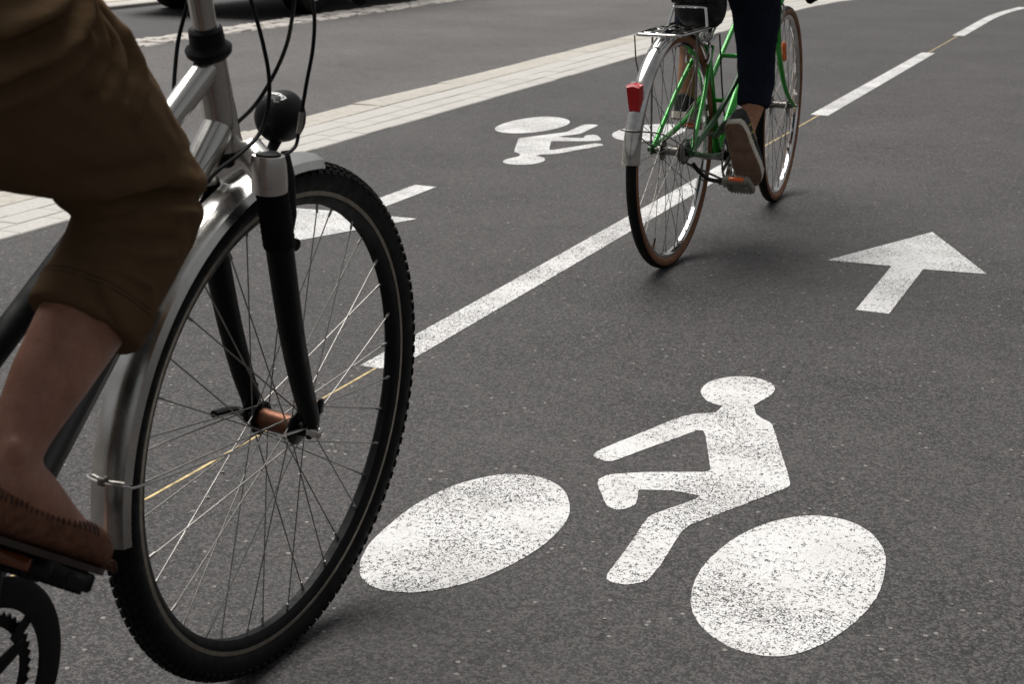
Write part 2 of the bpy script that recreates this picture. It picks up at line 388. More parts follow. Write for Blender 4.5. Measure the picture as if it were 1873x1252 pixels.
# kerb and pavement flags
kerb = tag(MB().box((X_KERB-.15, 10, -.02), (.28, 24, .05)).obj('kerb', 'joint', None, 0), kind='structure')
km = stone_mesh(.29, .99, KH, .008, .002, 3)
for i in range(10):
    o = link('kerb_stone', km, 'kerb', kerb); o.location = (bend(X_KERB-.145, 8+i), 8+i, random.uniform(-.002, .002))
fm = stone_mesh(.39, .39, KH+.002, .004, .0, 5)
for i in range(5):
    for j in range(22):
        o = link('flagstone', fm, 'flag', walk); o.location = (X_KERB-.50-.4*i, 8.2+.4*j+(.2 if i % 2 else 0), random.uniform(-.0015, .0015))

# ------------------------------------------------------------------ road markings
def smooth_poly(P, it=2, keep=()):
    """Chaikin corner cutting; indices in keep stay sharp"""
    Q = [(Vector(p), i in keep) for i, p in enumerate(P)]
    for _ in range(it):
        R = []; n = len(Q)
        for i in range(n):
            p, k = Q[i]; a_, b_ = Q[i-1][0], Q[(i+1) % n][0]
            if k: R.append((p, True))
            else:
                R.append((p+(a_-p)*.14, False)); R.append((p+(b_-p)*.14, False))
        Q = R
    return [q[0] for q in Q]
def marking(name, poly, m, parent=None, z=.0014, rag=.0013):
    V2 = lambda p: Vector((p[0], p[1]))
    q = []; n = len(poly)
    for i in range(n):                                # slightly ragged edge
        a_, c_ = V2(poly[i]), V2(poly[(i+1) % n]); k = max(1, int((c_-a_).length/.012))
        for j in range(k):
            w = a_.lerp(c_, j/k); nn = V2((c_.y-a_.y, a_.x-c_.x)).normalized()
            q.append(w+nn*(rag*(noise.noise((w.x*90, w.y*90, 0))+.7*noise.noise((w.x*260, w.y*260, 3)))))
    poly = q; b = MB(); n = len(poly)
    b.v = [(p[0], p[1], z) for p in poly]+[(p[0], p[1], z-.0012) for p in poly]
    b.f = [tuple(range(n))]+[(i, (i+1) % n, n+(i+1) % n, n+i) for i in range(n)]
    me = bpy.data.meshes.new(name); me.from_pydata(b.v, [], b.f)
    bm = bmesh.new(); bm.from_mesh(me); bmesh.ops.recalc_face_normals(bm, faces=bm.faces)
    if max(bm.faces, key=lambda f_: len(f_.verts)).normal.z < 0: bmesh.ops.reverse_faces(bm, faces=bm.faces)
    bmesh.ops.triangulate(bm, faces=[f_ for f_ in bm.faces if len(f_.verts) > 4]); bm.to_mesh(me); bm.free()
    return link(name, me, m, parent)
def px2(L): return [back(x, y).xy for x, y in L]
def ellipse4(L, R_, T_, B_, n=64):
    """best ellipse through four traced extremes and more points (algebraic fit on the ground)"""
    pass
# rider figure of the cycle symbol, traced on the ground (crop coordinates of the photograph)
cv = lambda L, s, ox, oy: [(x/s+ox, y/s+oy) for x, y in L]
fig = cv([(840, 190), (800, 228), (690, 233), (610, 250), (400, 335), (150, 438), (134, 470), (205, 493), (250, 490), (420, 425), (600, 362), (690, 326), (742, 324), (775, 540), (752, 552), (400, 553), (215, 565), (150, 598), (205, 735), (250, 757), (300, 755), (366, 732), (385, 648), (560, 652), (715, 680), (690, 702), (450, 785), (405, 835), (330, 950), (196, 1130), (240, 1158), (330, 1168), (430, 1148), (500, 1060), (620, 870), (665, 838), (900, 750), (1205, 632), (1208, 605), (1140, 385), (1108, 285), (1060, 262), (1020, 235), (1008, 185)], 2.981, 1040, 680)
fig = px2(fig)
head = px2(cv([(722, 110), (745, 75), (800, 48), (880, 33), (960, 31), (1040, 42), (1100, 65), (1125, 95), (1105, 130), (1050, 163), (1008, 186), (930, 192), (840, 191), (780, 175), (740, 150)], 2.981, 1040, 680))
wheelF = px2([(658, 1040), (668, 1008), (700, 972), (760, 925), (830, 890), (890, 874), (935, 869), (985, 874), (1020, 889), (1038, 910), (1041, 940), (1025, 970), (985, 1005), (930, 1038), (870, 1063), (810, 1079), (750, 1086), (700, 1081), (668, 1066)])
wheelR = px2([(1264, 1100), (1272, 1062), (1300, 1022), (1350, 983), (1410, 957), (1480, 945), (1545, 953), (1590, 975), (1615, 1005), (1620, 1035), (1608, 1085), (1575, 1130), (1520, 1172), (1465, 1196), (1410, 1203), (1345, 1190), (1295, 1160), (1270, 1128)])
T_SYM = Vector((-3.3227, 9.3631)); T_ARR = Vector((-3.2918, 9.5001))
def loop_smooth(P): return [v.xy for v in [Vector((p[0], p[1], 0)) for p in closed_catmull(P)]]
def closed_catmull(P, sub=4):
    P = [Vector((p[0], p[1], 0)) for p in P]; n = len(P); out = []
    for i in range(n):
        p0, p1, p2, p3 = P[i-1], P[i], P[(i+1) % n], P[(i+2) % n]
        for k in range(sub):
            t = k/sub; out.append(.5*((2*p1)+(p2-p0)*t+(2*p0-5*p1+4*p2-p3)*t*t+(3*p1-p0-3*p2+p3)*t**3))
    return out
def cycle_symbol(rot, m, label):
    f = (lambda p: (p[0], p[1])) if not rot else (lambda p: (T_SYM[0]-p[0], T_SYM[1]-p[1]))
    cen = f(wheelF[0]); root = empty('bicycle_symbol', None, (0, 0, 0))
    tag(root, label, 'road marking', 'painted cycle symbols')
    marking('rider_figure', [f(p) for p in smooth_poly(fig, 2, (13, 22, 24, 0, 43))], m, root)
    marking('rider_head', [f(p) for p in loop_smooth(head)], m, root, .0017)
    for w in (wheelF, wheelR): marking('wheel_disc', [f(p) for p in loop_smooth(w)], m, root)
    return root
cycle_symbol(False, 'paint', 'large worn white cyclist symbol on asphalt beside the lone complete arrow')
cycle_symbol(True, 'paint_far', 'white upside-down cyclist symbol painted along the pale paver strip behind green bicycle')
arr = px2([(1705.3, 425), (1804.8, 502.2), (1688.5, 493.2), (1626, 575), (1565, 567.6), (1630.9, 487.4), (1513.6, 476.5)])
tag(marking('arrow_marking', arr, 'paint'), 'white painted arrow pointing along the lane ahead of the large cyclist symbol', 'road marking', 'painted lane arrows')
tag(marking('arrow_marking', [T_ARR-p for p in arr], 'paint_far'), 'white painted arrow seen through and behind the silver bicycle front wheel', 'road marking', 'painted lane arrows')
def dash(y0, y1, m, label, taper=0.):
    n = max(2, int((y1-y0)/.25)); L = []; R_ = []
    for i in range(n+1):
        y = y0+(y1-y0)*i/n; L.append((bend(-1.714, y), y)); R_.append((bend(-1.626, y), y))
    tag(marking('lane_dash', L+R_[::-1], m), label, 'road marking', 'dashed lane divider')
dash(3.17, 6.42, 'paint', 'white divider dash starting behind the silver front wheel, passing under the green bicycle')
dash(7.91, 11.34, 'paint_far', 'straight white divider dash between the green bicycle and the curving dash')
dash(12.80, 16.25, 'paint_far', 'far white divider dash that curves to the right at its end')
yl = []; yr = []
for i in range(80):
    y = 1.2+16*i/79; wob = .0035*noise.noise((0, y*3, 0)); hw = .0036*(1+.35*noise.noise((5, y*7, 0)))
    yl.append((bend(-1.672, y)+wob-hw, y)); yr.append((bend(-1.672, y)+wob+hw, y))
tag(marking('guide_line', yl+yr[::-1], 'yellow', None, .0008, 0.), 'thin yellow setting-out line running along the dashed lane divider', 'road marking')

# ------------------------------------------------------------------ bicycles
def bike_matrix(x, y, hd, lean):
    F = Vector((math.sin(hd), math.cos(hd), 0)); R_ = Vector((math.cos(hd), -math.sin(hd), 0))
    U = Vector((0, 0, 1))*math.cos(lean)+R_*math.sin(lean); A = F.cross(U)
    return Matrix(((A.x, F.x, U.x, x), (A.y, F.y, U.y, y), (A.z, F.z, U.z, 0), (0, 0, 0, 1)))
MN = bike_matrix(-1.1435, 1.8242, 0.0380, 0.0770)
MG = bike_matrix(-1.3694, 4.4697, .035, -.0007)
def rot_x(a_): return Matrix.Rotation(a_, 3, 'X')

def make_wheel(parent, f, R, tr, st, steer=0., rear=False):
    """st: style dict. local X = axle, Y forward, Z up; returns the wheel empty"""
    w = empty('wheel', parent, (0, f, R)); w.rotation_euler = (0, 0, steer)
    ct = R-tr; n = 16
    wallm = st.get('wall')
    prof = [(ct+tr*math.cos(2*PI*k/n), tr*.98*math.sin(2*PI*k/n)) for k in range(n)]
    if wallm:                                     # black tread cap over tan side walls
        MB().lathe(prof, 96).obj('tyre_wall', wallm, w)
        cap = [(ct+(tr+.0012)*math.cos(x), (tr+.0012)*math.sin(x)) for x in [-.95+1.9*k/10 for k in range(11)]]
        cap += [(ct+(tr-.001)*math.cos(x), (tr-.001)*math.sin(x)) for x in [.95-1.9*k/10 for k in range(11)]]
        MB().lathe(cap, 96).obj('tyre_tread', 'rubber', w)
    else:
        ty = MB().lathe(prof, 120).obj('tyre', 'rubber', w)
        kb = MB(); N = st.get('knobs', 0)
        for i in range(N):
            for (aa, la, half) in ((-1.05, .006, 0), (1.05, .006, .0), (-.62, .005, .5), (.62, .005, .5), (-.2, .0045, 0), (.2, .0045, .5)):
                th = 2*PI*(i+half)/N; ca, sa = math.cos(th), math.sin(th)
                rad = ct+(tr+.0002)*math.cos(aa); lx = (tr+.0002)*math.sin(aa)
                er = Vector((0, ca, sa)); et = Vector((0, -sa, ca)); ex = Vector((1, 0, 0))
                nn = er*math.cos(aa)+ex*math.sin(aa); bb = nn.cross(et)
                Rm = Matrix((bb, et, nn)).transposed()
                kb.box(Vector((lx, rad*ca, rad*sa))+nn*.0006, (la, 2*PI*R/N*.56, .0040), Rm)
        if N: tag(kb.obj('tread_blocks', 'rubber', ty, 0), kind='stuff')
    ro = R-2*tr+.010; ri = ro-st.get('rim_depth', .022); hw = tr*.62
    rp = [(ro, -hw), (ro, -hw+.002), (ro-.008, -hw+.003), (ro-.008, hw-.003), (ro, hw-.002), (ro, hw), (ro-.012, hw), (ri+.004, hw*.72), (ri, hw*.4), (ri, -hw*.4), (ri+.004, -hw*.72), (ro-.012, -hw)]
    rim = MB().lathe(rp, 96).obj('rim', st['rim'], w, 30)
    if st.get('track'):
        for s_ in (-1, 1):
            MB().lathe([(ro-.001, s_*(hw+.0006)), (ro-.0105, s_*(hw+.0006)), (ro-.0105, s_*(hw-.0006)), (ro-.001, s_*(hw-.0006))], 96).obj('brake_track', 'track', rim, 30)
    # hub
    hs_ = st['hub']; fl = .030 if not rear else .028; fr = st.get('flange', .024)
    hub = MB()
    hub.lathe([(hs_, -fl), (hs_*.92, -fl*.5), (hs_*.92, fl*.5), (hs_, fl), (0.004, fl), (.004, -fl)], 28)
    hub = hub.obj('hub', st['hubm'], w)
    fb = MB()
    for s_ in (-1, 1):
        fb.lathe([(fr, s_*fl-.0018), (fr, s_*fl+.0018), (hs_*.6, s_*(fl+.006)), (hs_*.6, s_*fl-.002)], 28)
        fb.lathe([(.011, s_*(fl+.004)), (.010, s_*.046), (.004, s_*.046), (.004, s_*(fl+.004))], 18)
    fb.tube([(-.062, 0, 0), (.062, 0, 0)], .0047, 10)
    fb.obj('hub_flange', st.get('flm', 'black'), hub)
    # spokes: four meshes shared by all
    n = st['n']; sp = []
    for side in (-1, 1):
        for tw in (-1, 1):
            q = st.get('cross', 1.0)*tw
            sp.append(MB().tube([(side*fl, fr*.9*math.cos(q), fr*.9*math.sin(q)), (side*.004, (ri-.0)*1., 0)], .00105, 6).tube([(side*.0052, ri-.012, 0), (side*.003, ri+.002, 0)], .0021, 6).mesh('spoke'))
    for i in range(n):
        o = link('spoke', sp[(i % 2)*2+(i//2) % 2], st.get('spokem', 'steel'), w)
        o.rotation_euler = (2*PI*(i+.5)/n+st.get('phase', 0), 0, 0)
    va = st.get('valve')
    if va is not None:
        ca, sa = math.cos(va), math.sin(va)
        MB().tube([(0, ca*(ri+.004), sa*(ri+.004)), (0, ca*(ri-.022), sa*(ri-.022))], .0028, 8).obj('valve', st.get('valvem', 'chrome'), w)
        MB().tube([(0, ca*(ri-.018), sa*(ri-.018)), (0, ca*(ri-.034), sa*(ri-.034))], .0038, 8).obj('valve_cap', 'black', w)
    return w

def fender(parent, f, R, a0, a1, prof, m, name='mudguard', seg=48):
    """open channel with real thickness"""
    out = prof; inn = [(r-.0014, l*.965) for r, l in prof][::-1]
    return MB().lathe(out+inn, seg, a0, a1, (0, f, R)).obj(name, m, parent, 28)

def pedal(parent, c, tilt, side, refl='amber', body='black'):
    """c = axle centre of the pedal body (lat,f,u)"""
    p = empty('pedal', parent, c); p.rotation_euler = (tilt, 0, 0)
    b = MB(); L, Wd, H = .086, .074, .020
    b.box((0, 0, 0), (.030, Wd*.55, H*.9), bev=.004)
    for s_ in (-1, 1):
        b.box((0, s_*Wd/2, 0), (L, .010, H), bev=.003); b.box((s_*(L/2-.006), 0, 0), (.011, Wd, H), bev=.003)
        for k in range(7): b.box((-L/2+.014+k*.0097, s_*(Wd/2), H/2+.0018), (.0045, .009, .0045))
        for k in range(7): b.box((-L/2+.014+k*.0097, s_*(Wd/2), -H/2-.0018), (.0045, .009, .0045))
    b.tube([(-side*(L/2+.022), 0, 0), (side*L/2, 0, 0)], .0065, 10)
    b.obj('pedal_body', body, p)
    for s_ in (-1, 1): MB().box((0, s_*(Wd/2+.0062), 0), (.048, .005, .0135), bev=.0015).obj('reflector', refl, p)
    return p

def crankset(parent, bb, ang, length, ringr, guard, lat=.048, teeth=46, armm='black', ringm='black'):
    c = empty('crankset', parent, (0, bb[0], bb[1]))
    MB().lathe([(.019, -.037), (.019, .037), (.006, .037), (.006, -.037)], 24).obj('bottom_bracket', 'black', c)
    if ringr:
        b = MB(); pts = []
        for i in range(teeth*2):
            th = 2*PI*i/(teeth*2); pts.append((ringr+(.004 if i % 2 else -.001), th))
        inner = [(ringr-.013, 2*PI*i/(teeth*2)) for i in range(teeth*2)]
        n2 = len(pts); vs = []
        for l_ in (lat-.0012, lat+.0012):
            for r, th in pts: vs.append((l_, r*math.cos(th), r*math.sin(th)))
            for r, th in inner: vs.append((l_, r*math.cos(th), r*math.sin(th)))
        fs = []
        for i in range(n2):
            j = (i+1) % n2
            fs += [(i, j, n2+j, n2+i), (2*n2+i, 2*n2+j, 3*n2+j, 3*n2+i), (i, j, 2*n2+j, 2*n2+i), (n2+i, n2+j, 3*n2+j, 3*n2+i)]
        b.add(vs, fs).obj('chainring', ringm, c, 0)
        b = MB()
        for k in range(5):
            th = ang+2*PI*k/5; b.tube([(lat+.002, .012*math.cos(th), .012*math.sin(th)), (lat+.002, (ringr-.006)*math.cos(th), (ringr-.006)*math.sin(th))], [(.006, .010), (.004, .007)], 8)
        b.obj('spider', ringm, c)
    if guard:
        MB().lathe([(guard, lat+.006), (guard, lat+.009), (guard-.006, lat+.0105), (guard-.034, lat+.009), (guard-.034, lat+.0065)], 72).obj('guard_ring', ringm, c)
        for k in range(5):
            th = ang+.3+2*PI*k/5; MB().box((lat+.0068, (guard-.046)*math.cos(th), (guard-.046)*math.sin(th)), (.003, .034, .012), rot_x(th)).obj('guard_arm', ringm, c)
    for s_ in (1, -1):
        a_ = ang if s_ > 0 else ang+PI; ca, sa = math.cos(a_), math.sin(a_)
        x0 = s_*(lat+.014) if s_ > 0 else -.052; x1 = x0+s_*.016
        MB().tube([(x0, -.014*ca, -.014*sa), (x0, 0, 0), (x0+s_*.004, ca*length*.5, sa*length*.5), (x1, ca*length*.95, sa*length*.95), (x1, ca*(length+.012), sa*(length+.012))], [(.006, .010), (.008, .016), (.0065, .011), (.006, .012), (.005, .008)], 12).obj('crank_arm', armm, c)
    return c

# ================================================================= silver trekking bicycle
nb = empty('bicycle'); nb.matrix_world = MN
tag(nb, 'silver trekking bicycle with black suspension fork, silver mudguard and round black headlamp', 'bicycle', 'bicycles ridden along the path')
RN = .367
ST_N = dict(rim='blackgloss', rim_depth=.024, track=True, hub=.0165, hubm='copper', flange=.0245, n=36, cross=1.0, knobs=118, valve=None, phase=.03)
HN = make_wheel(nb, 0, RN, .0215, ST_N)
BBN = (-0.649, 0.284)
make_wheel(nb, -1.12, RN, .0215, ST_N, rear=True)
# pale maker's decals on the rim well (plain blocks)
for k, (t0, t1) in enumerate(((-1.02, -.965), (-.93, -.90), (-.30, -.16), (-.62, -.50))):
    ri_ = RN-.043+.010-.024
    MB().lathe([(ri_+.0008, -.006), (ri_+.0112, -.0096), (ri_+.0120, -.0090), (ri_+.0016, -.0054)], 8, t0, t1).obj('rim_decal', 'greyprint', HN)
# quick release
MB().tube([(.05, 0, 0), (.064, 0, 0)], [.0095, .0085], 14).obj('axle_nut', 'alu', HN)
MB().ell((.0655, 0, 0), (.006, .0085, .0085), 14, 8).obj('axle_cap', 'chrome', HN)
MB().curve([(-.055, 0, 0), (-.068, 0, .002), (-.074, -.018, .006), (-.074, -.05, .010)], [(.006, .007)]*19, 8).obj('release_lever', 'black', HN)
# frame: axis points in (lateral, forward, up)
fr = MB(); hd_t, hd_b = Vector((0, -0.185, 0.899)), Vector((0, -0.146, 0.777))
fr.tube([hd_b, hd_b.lerp(hd_t, .12), hd_b.lerp(hd_t, .9), hd_t], [.0235, .0215, .0195, .0205], 24)
frame = fr.obj('head_tube', 'silver', nb)
tt0, tt1 = Vector((0, -0.180, 0.887)), Vector((0, -0.798, 0.451))
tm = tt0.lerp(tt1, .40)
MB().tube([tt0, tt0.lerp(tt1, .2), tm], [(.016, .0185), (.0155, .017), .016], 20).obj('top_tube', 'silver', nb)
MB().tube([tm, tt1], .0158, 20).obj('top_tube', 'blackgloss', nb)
MB().tube([(0, -0.156, 0.811), (0, -0.237, 0.726), (0, -0.321, 0.636)], [(.0195, .023), .0195, .0195], 20).obj('down_tube', 'silver', nb)
MB().tube([(0, -0.321, 0.636), (0, BBN[0], BBN[1]+.01)], .0195, 20).obj('down_tube', 'darkgrey', nb)  # lower run: shade and dirt painted in as a darker grey
st_top = (0, BBN[0]-.20, BBN[1]+.53)
MB().tube([(0, BBN[0], BBN[1]), st_top], .0165, 20).obj('seat_tube', 'silver', nb)
for s_ in (-1, 1):
    MB().tube([(s_*.018, BBN[0]-.02, BBN[1]), (s_*.035, -0.822, 0.331), (s_*.062, -1.12, RN)], .0095, 12).obj('chain_stay', 'silver', nb)
    MB().tube([(s_*.015, st_top[1], st_top[2]-.03), (s_*.04, -0.941, 0.652), (s_*.062, -1.12, RN)], .0085, 12).obj('seat_stay', 'silver', nb)
MB().tube([st_top, (0, st_top[1]-.055, st_top[2]+.15)], .0138, 16).obj('seat_post', 'alu', nb)
sad = [(0, -1.027, 0.966), (0, -0.982, 0.972), (0, -0.917, 0.972), (0, -0.844, 0.970), (0, -0.769, 0.965)]
MB().tube(sad, [(.075, .020), (.090, .026), (.062, .024), (.030, .020), (.016, .014)], 18).obj('saddle', 'leather', nb)
# headset rings, steerer, stem, handlebar
ax = (hd_t-hd_b).normalized()
def along(d): return hd_t+ax*d
hsb = MB(); hsb.tube([along(-.006), along(0), along(.006), along(.0075), along(.011), along(.013), along(.030), along(.033)], [.0215, .0275, .0285, .0275, .0225, .0215, .0205, .017], 28)
hsb.obj('headset_cup', 'black', nb); hsb = MB(); hsb.tube([hd_b-ax*.016, hd_b-ax*.012, hd_b, hd_b+ax*.004], [.0225, .0265, .0265, .0225], 26)
hsb.obj('headset_cup', 'black', nb)
MB().tube([along(.03), along(.085), along(.10), along(.145)], [.0145, .0150, .0175, .0185], 22).obj('steerer', 'silver', nb)
stem_e = along(.150)+Vector((0, .05, .02))
MB().tube([along(.12), along(.148), stem_e], [.0185, .018, .016], 18).obj('stem', 'silver', nb)
hb = [(-.31, -0.430, 1.055), (-.24, -0.310, 1.065), (-.12, -0.160, 1.070), (0, stem_e[1], stem_e[2]), (.12, -0.160, 1.070), (.24, -0.310, 1.065), (.31, -0.430, 1.055)]
MB().curve(hb, .0115, 12, 8).obj('handlebar', 'alu', nb)
for s_ in (-1, 1):
    MB().curve([(s_*.232, -0.295, 1.065), (s_*.275, -0.370, 1.060), (s_*.315, -0.440, 1.054)], .0165, 14, 5).obj('grip', 'blackmat', nb)
    MB().curve([(s_*.19, -0.230, 1.055), (s_*.215, -0.230, 1.030), (s_*.26, -0.311, 1.011), (s_*.31, -0.375, 1.009)], [(.006, .009)]*19, 8).obj('brake_lever', 'black', nb)
# fork: crown, boots, legs
fk = MB()
cro = hd_b-ax*.018
legT = {1: Vector((.064, -0.148, 0.768)), -1: Vector((-.064, -0.111, 0.753))}
fk.tube([legT[1]+Vector((0, 0, -.012)), Vector((.035, -0.140, 0.774)), cro+Vector((0, .008, -.004)), Vector((-.035, -0.124, 0.766)), legT[-1]+Vector((0, 0, -.012))], [(.021, .019), (.022, .020), (.026, .024), (.022, .020), (.021, .019)], 18)
for s_ in (1, -1):
    t_ = legT[s_]; fk.tube([t_+Vector((0, .006, -.035)), t_+Vector((0, .004, -.018)), t_, t_+Vector((0, 0, .011))], [.0222, .0226, .0224, .0200], 24)
fkc = fk.obj('fork_crown', 'alu', nb)
for s_ in (1, -1):
    t_ = legT[s_]
    MB().tube([t_+Vector((0, 0, .006)), t_+Vector((0, 0, .0135)), t_+Vector((0, 0, .0145))], [.0160, .0155, .0135], 22).obj('crown_cap', 'black', nb)
    R1 = {1: [(.064, -0.139, 0.734), (.064, -0.116, 0.658), (.063, -0.080, 0.540), (.058, -0.041, 0.453), (.053, -0.009, 0.397), (.052, 0.000, 0.380)],
          -1: [(-.064, -0.102, 0.719), (-.064, -0.079, 0.642), (-.063, -0.041, 0.525), (-.058, -0.011, 0.438), (-.053, 0.008, 0.388), (-.052, 0.011, 0.369)]}[s_]
    bt = MB(); P = [Vector(R1[0])+Vector((0, -.0005, .006)), Vector(R1[1])]; m_ = 20
    bt.tube([P[0].lerp(P[1], k/m_) for k in range(m_+1)], [.0203+(.0007 if k % 2 else -.0003) for k in range(m_+1)], 22)
    bt.obj('fork_boot', 'blackmat', nb)
    MB().tube(catmull([R1[1], R1[2], R1[3], R1[4], R1[5]], 6), [.0180+(-.0060)*(k/24)**1.3 for k in range(25)], 20).obj('fork_leg', 'black', nb)
    b = MB(); b.box((s_*.052, 0.005, 0.376), (.008, .026, .040), bev=.002); b.box((s_*.054, 0.019, 0.398), (.006, .012, .022), bev=.002)
    b.obj('dropout', 'black', nb)
    # V-brake arm in front of the leg, with pad
    ba = MB()
    ba.tube([(s_*.047, -0.074, 0.653), (s_*.050, -0.069, 0.687), (s_*.043, -0.064, 0.736), (s_*.032, -0.061, 0.767)], [(.007, .010), (.007, .009), (.006, .008), (.005, .007)], 12)
    ba.tube([(s_*.062, -0.073, 0.650), (s_*.040, -0.068, 0.650)], .0085, 12)
    ba.obj('brake_arm', 'black', nb)
    MB().box((s_*.027, -0.053, 0.695), (.012, .055, .012), rot_x(1.2), .003).obj('brake_pad', 'blackmat', nb)
# mudguard in two visible runs
FPN = [(.3640, -.0285), (.3740, -.0240), (.3800, -.0105), (.3800, .0105), (.3740, .0240), (.3640, .0285)]
md = fender(nb, 0, RN, math.radians(82.5), math.radians(186.5), FPN, 'fender', seg=64)
# rounded front tip and lower flap of the mudguard
MB().lathe([(.3797, -.0100), (.3810, -.006), (.3810, .006), (.3797, .0100)], 40, math.radians(86), math.radians(185.5), (0, 0, RN)).obj('mudguard_ridge', 'fender', md, 60)
MB().box((0, -.373, .300), (.030, .007, .016), rot_x(.15), .002).obj('mudguard_clip', 'rust', nb)
wire = MB(); an = math.radians(173.5); wr = .383
wp = [(.051, -.004, .373), (.044, -.16, .390), (.034, -.345, .403), (.029, -.373, .4085), (.012, wr*math.cos(an)-.002, RN+wr*math.sin(an)), (-.012, wr*math.cos(an)-.002, RN+wr*math.sin(an)), (-.029, -.373, .4085), (-.034, -.345, .403), (-.044, -.16, .390), (-.051, -.004, .373)]
wire.tube(catmull(wp, 5), .0017, 8).obj('mudguard_stay', 'alu', nb)
MB().box((.0, wr*math.cos(an)-.003, RN+wr*math.sin(an)+.001), (.010, .005, .010), None, .001).obj('stay_bolt', 'dull', nb)
fender(nb, -1.12, RN, math.radians(25), math.radians(188), FPN, 'fender', seg=64)
# headlamp on a bracket ahead of the crown
lm = empty('headlamp', nb, (0, -0.027, 0.802)); lm.scale = (.9, .9, 1.0)
hl = MB(); prof = [(.001, -.036), (.010, -.035), (.019, -.0315), (.0265, -.025), (.0315, -.015), (.0335, -.003), (.034, .012), (.033, .020), (.030, .022)]
hl.lathe(prof+[(.001, .021)], 32, axis='Y', closed_prof=False)
hl.obj('lamp_shell', 'black', lm, 60)
MB().lathe([(.001, .0235), (.030, .0225), (.030, .019), (.001, .018)], 32, axis='Y').obj('lamp_lens', 'lamp_glass', lm)
MB().tube([(0, -.006, -.030), (-.002, -.018, -.046), (-.004, -.040, -.062), (-.004, -.060, -.050)], [(.010, .006), (.008, .005), (.007, .004), (.007, .004)], 10).obj('lamp_bracket', 'black', lm)
MB().tube([(-.020, -.020, -.030), (-.016, -.036, -.060)], .0032, 8).obj('lamp_strut', 'black', lm)
tc = bpy.data.curves.new('t', 'FONT'); tc.body = 'bum'; tc.size = .0145; tc.shear = .25; tc.offset = .0004; tc.align_x = 'CENTER'; tc.align_y = 'CENTER'
to = bpy.data.objects.new('t', tc); C.objects.link(to); bpy.context.view_layer.update()
tme = bpy.data.meshes.new_from_object(to.evaluated_get(bpy.context.evaluated_depsgraph_get())); bpy.data.objects.remove(to)
def lamp_surf(x, th):
    """point on the shell: x sideways, th angle from straight up towards the back"""
    y = -.036*math.sin(th); rr = .034
    for (ra, ya), (rb_, yb) in zip(prof, prof[1:]):
        if ya <= y <= yb: rr = ra+(rb_-ra)*(y-ya)/(yb-ya)
    rr += .0009
    return Vector((x, y, math.sqrt(max(0, rr*rr-x*x))))
for v in tme.vertices:
    x, y = -v.co.x+.006, -v.co.y; v.co = lamp_surf(x, .42-y/.036)
tme.materials.clear(); link('lamp_lettering', tme, 'white', lm)
b = MB(); pts = [lamp_surf(-.012+.026*k/10, .80+.05*math.sin(k*1.7)) for k in range(11)]
b.tube(pts, [(.0006, .0016*(.7+.5*((k*7) % 3)/2)) for k in range(11)], 6).obj('lamp_print', 'greyprint', lm)
# cables
def pxl(B, px, py, lat):
    """photo pixel on the plane at lateral offset lat of a bicycle -> bike-local point"""
    o = B.to_translation(); A = B.col[0].xyz; d = fw+cr*((px-936.5)/FPX)-cu*((py-626)/FPX); c0 = Vector((0, 0, CAMH))
    t = (o+A*lat-c0).dot(A)/d.dot(A); return B.inverted() @ (c0+d*t)
def cable(L, r=.0026, m='black'):
    return MB().curve([pxl(MN, x, y, l_) for x, y, l_ in L], r, 8, 8).obj('cable', m, nb)
cable([(352, -30, -.03), (338, 25, -.04), (326, 75, -.045), (320, 130, -.04), (317, 185, -.03), (316, 230, -.02)])
cable([(447, -40, .02), (462, 10, .03), (480, 75, .045), (492, 140, .05), (490, 195, .05), (474, 245, .05), (440, 280, .05), (390, 320, .045), (350, 375, .04)])
cable([(540, -20, .12), (534, 35, .10), (523, 85, .07), (500, 138, .04), (468, 190, .02), (432, 226, -.02), (405, 250, -.03)])
cable([(566, -30, .10), (575, 30, .08), (572, 90, .07), (561, 150, .065), (551, 210, .06)])
nd = MB().curve([pxl(MN, x, y, .06) for x, y in ((552, 205), (546, 245), (540, 268), (523, 282), (505, 286), (470, 288))], .0024, 8, 8).obj('brake_noodle', 'black', nb)
MB().tube([pxl(MN, 552, 205, .06), pxl(MN, 546, 245, .06)], .0036, 10).obj('cable_ferrule', 'dull', nb)
# drive train
AR = math.atan2(0.447-BBN[1], -0.650-BBN[0])
crankset(nb, BBN, AR, .163, .078, .121, .052)
PR = (.135, BBN[0]+.163*math.cos(AR), BBN[1]+.163*math.sin(AR)); PL = (-.135, BBN[0]-.163*math.cos(AR), BBN[1]-.163*math.sin(AR))
pedal(nb, PR, -.57, 1); pedal(nb, PL, -.1, -1)
ch = MB(); n = 40
ch.tube([(.050, BBN[0]+.02, BBN[1]+.086), (.050, -1.12, RN+.036)], (.004), 6).tube([(.050, BBN[0]+.02, BBN[1]-.086), (.050, -1.12, RN-.036)], .004, 6).obj('chain', 'dull', nb)
MB().lathe([(.040, .036), (.040, .044), (.03, .048), (.02, .048), (.02, .036)], 32, c=(0, -1.12, RN)).obj('cassette', 'dull', nb)

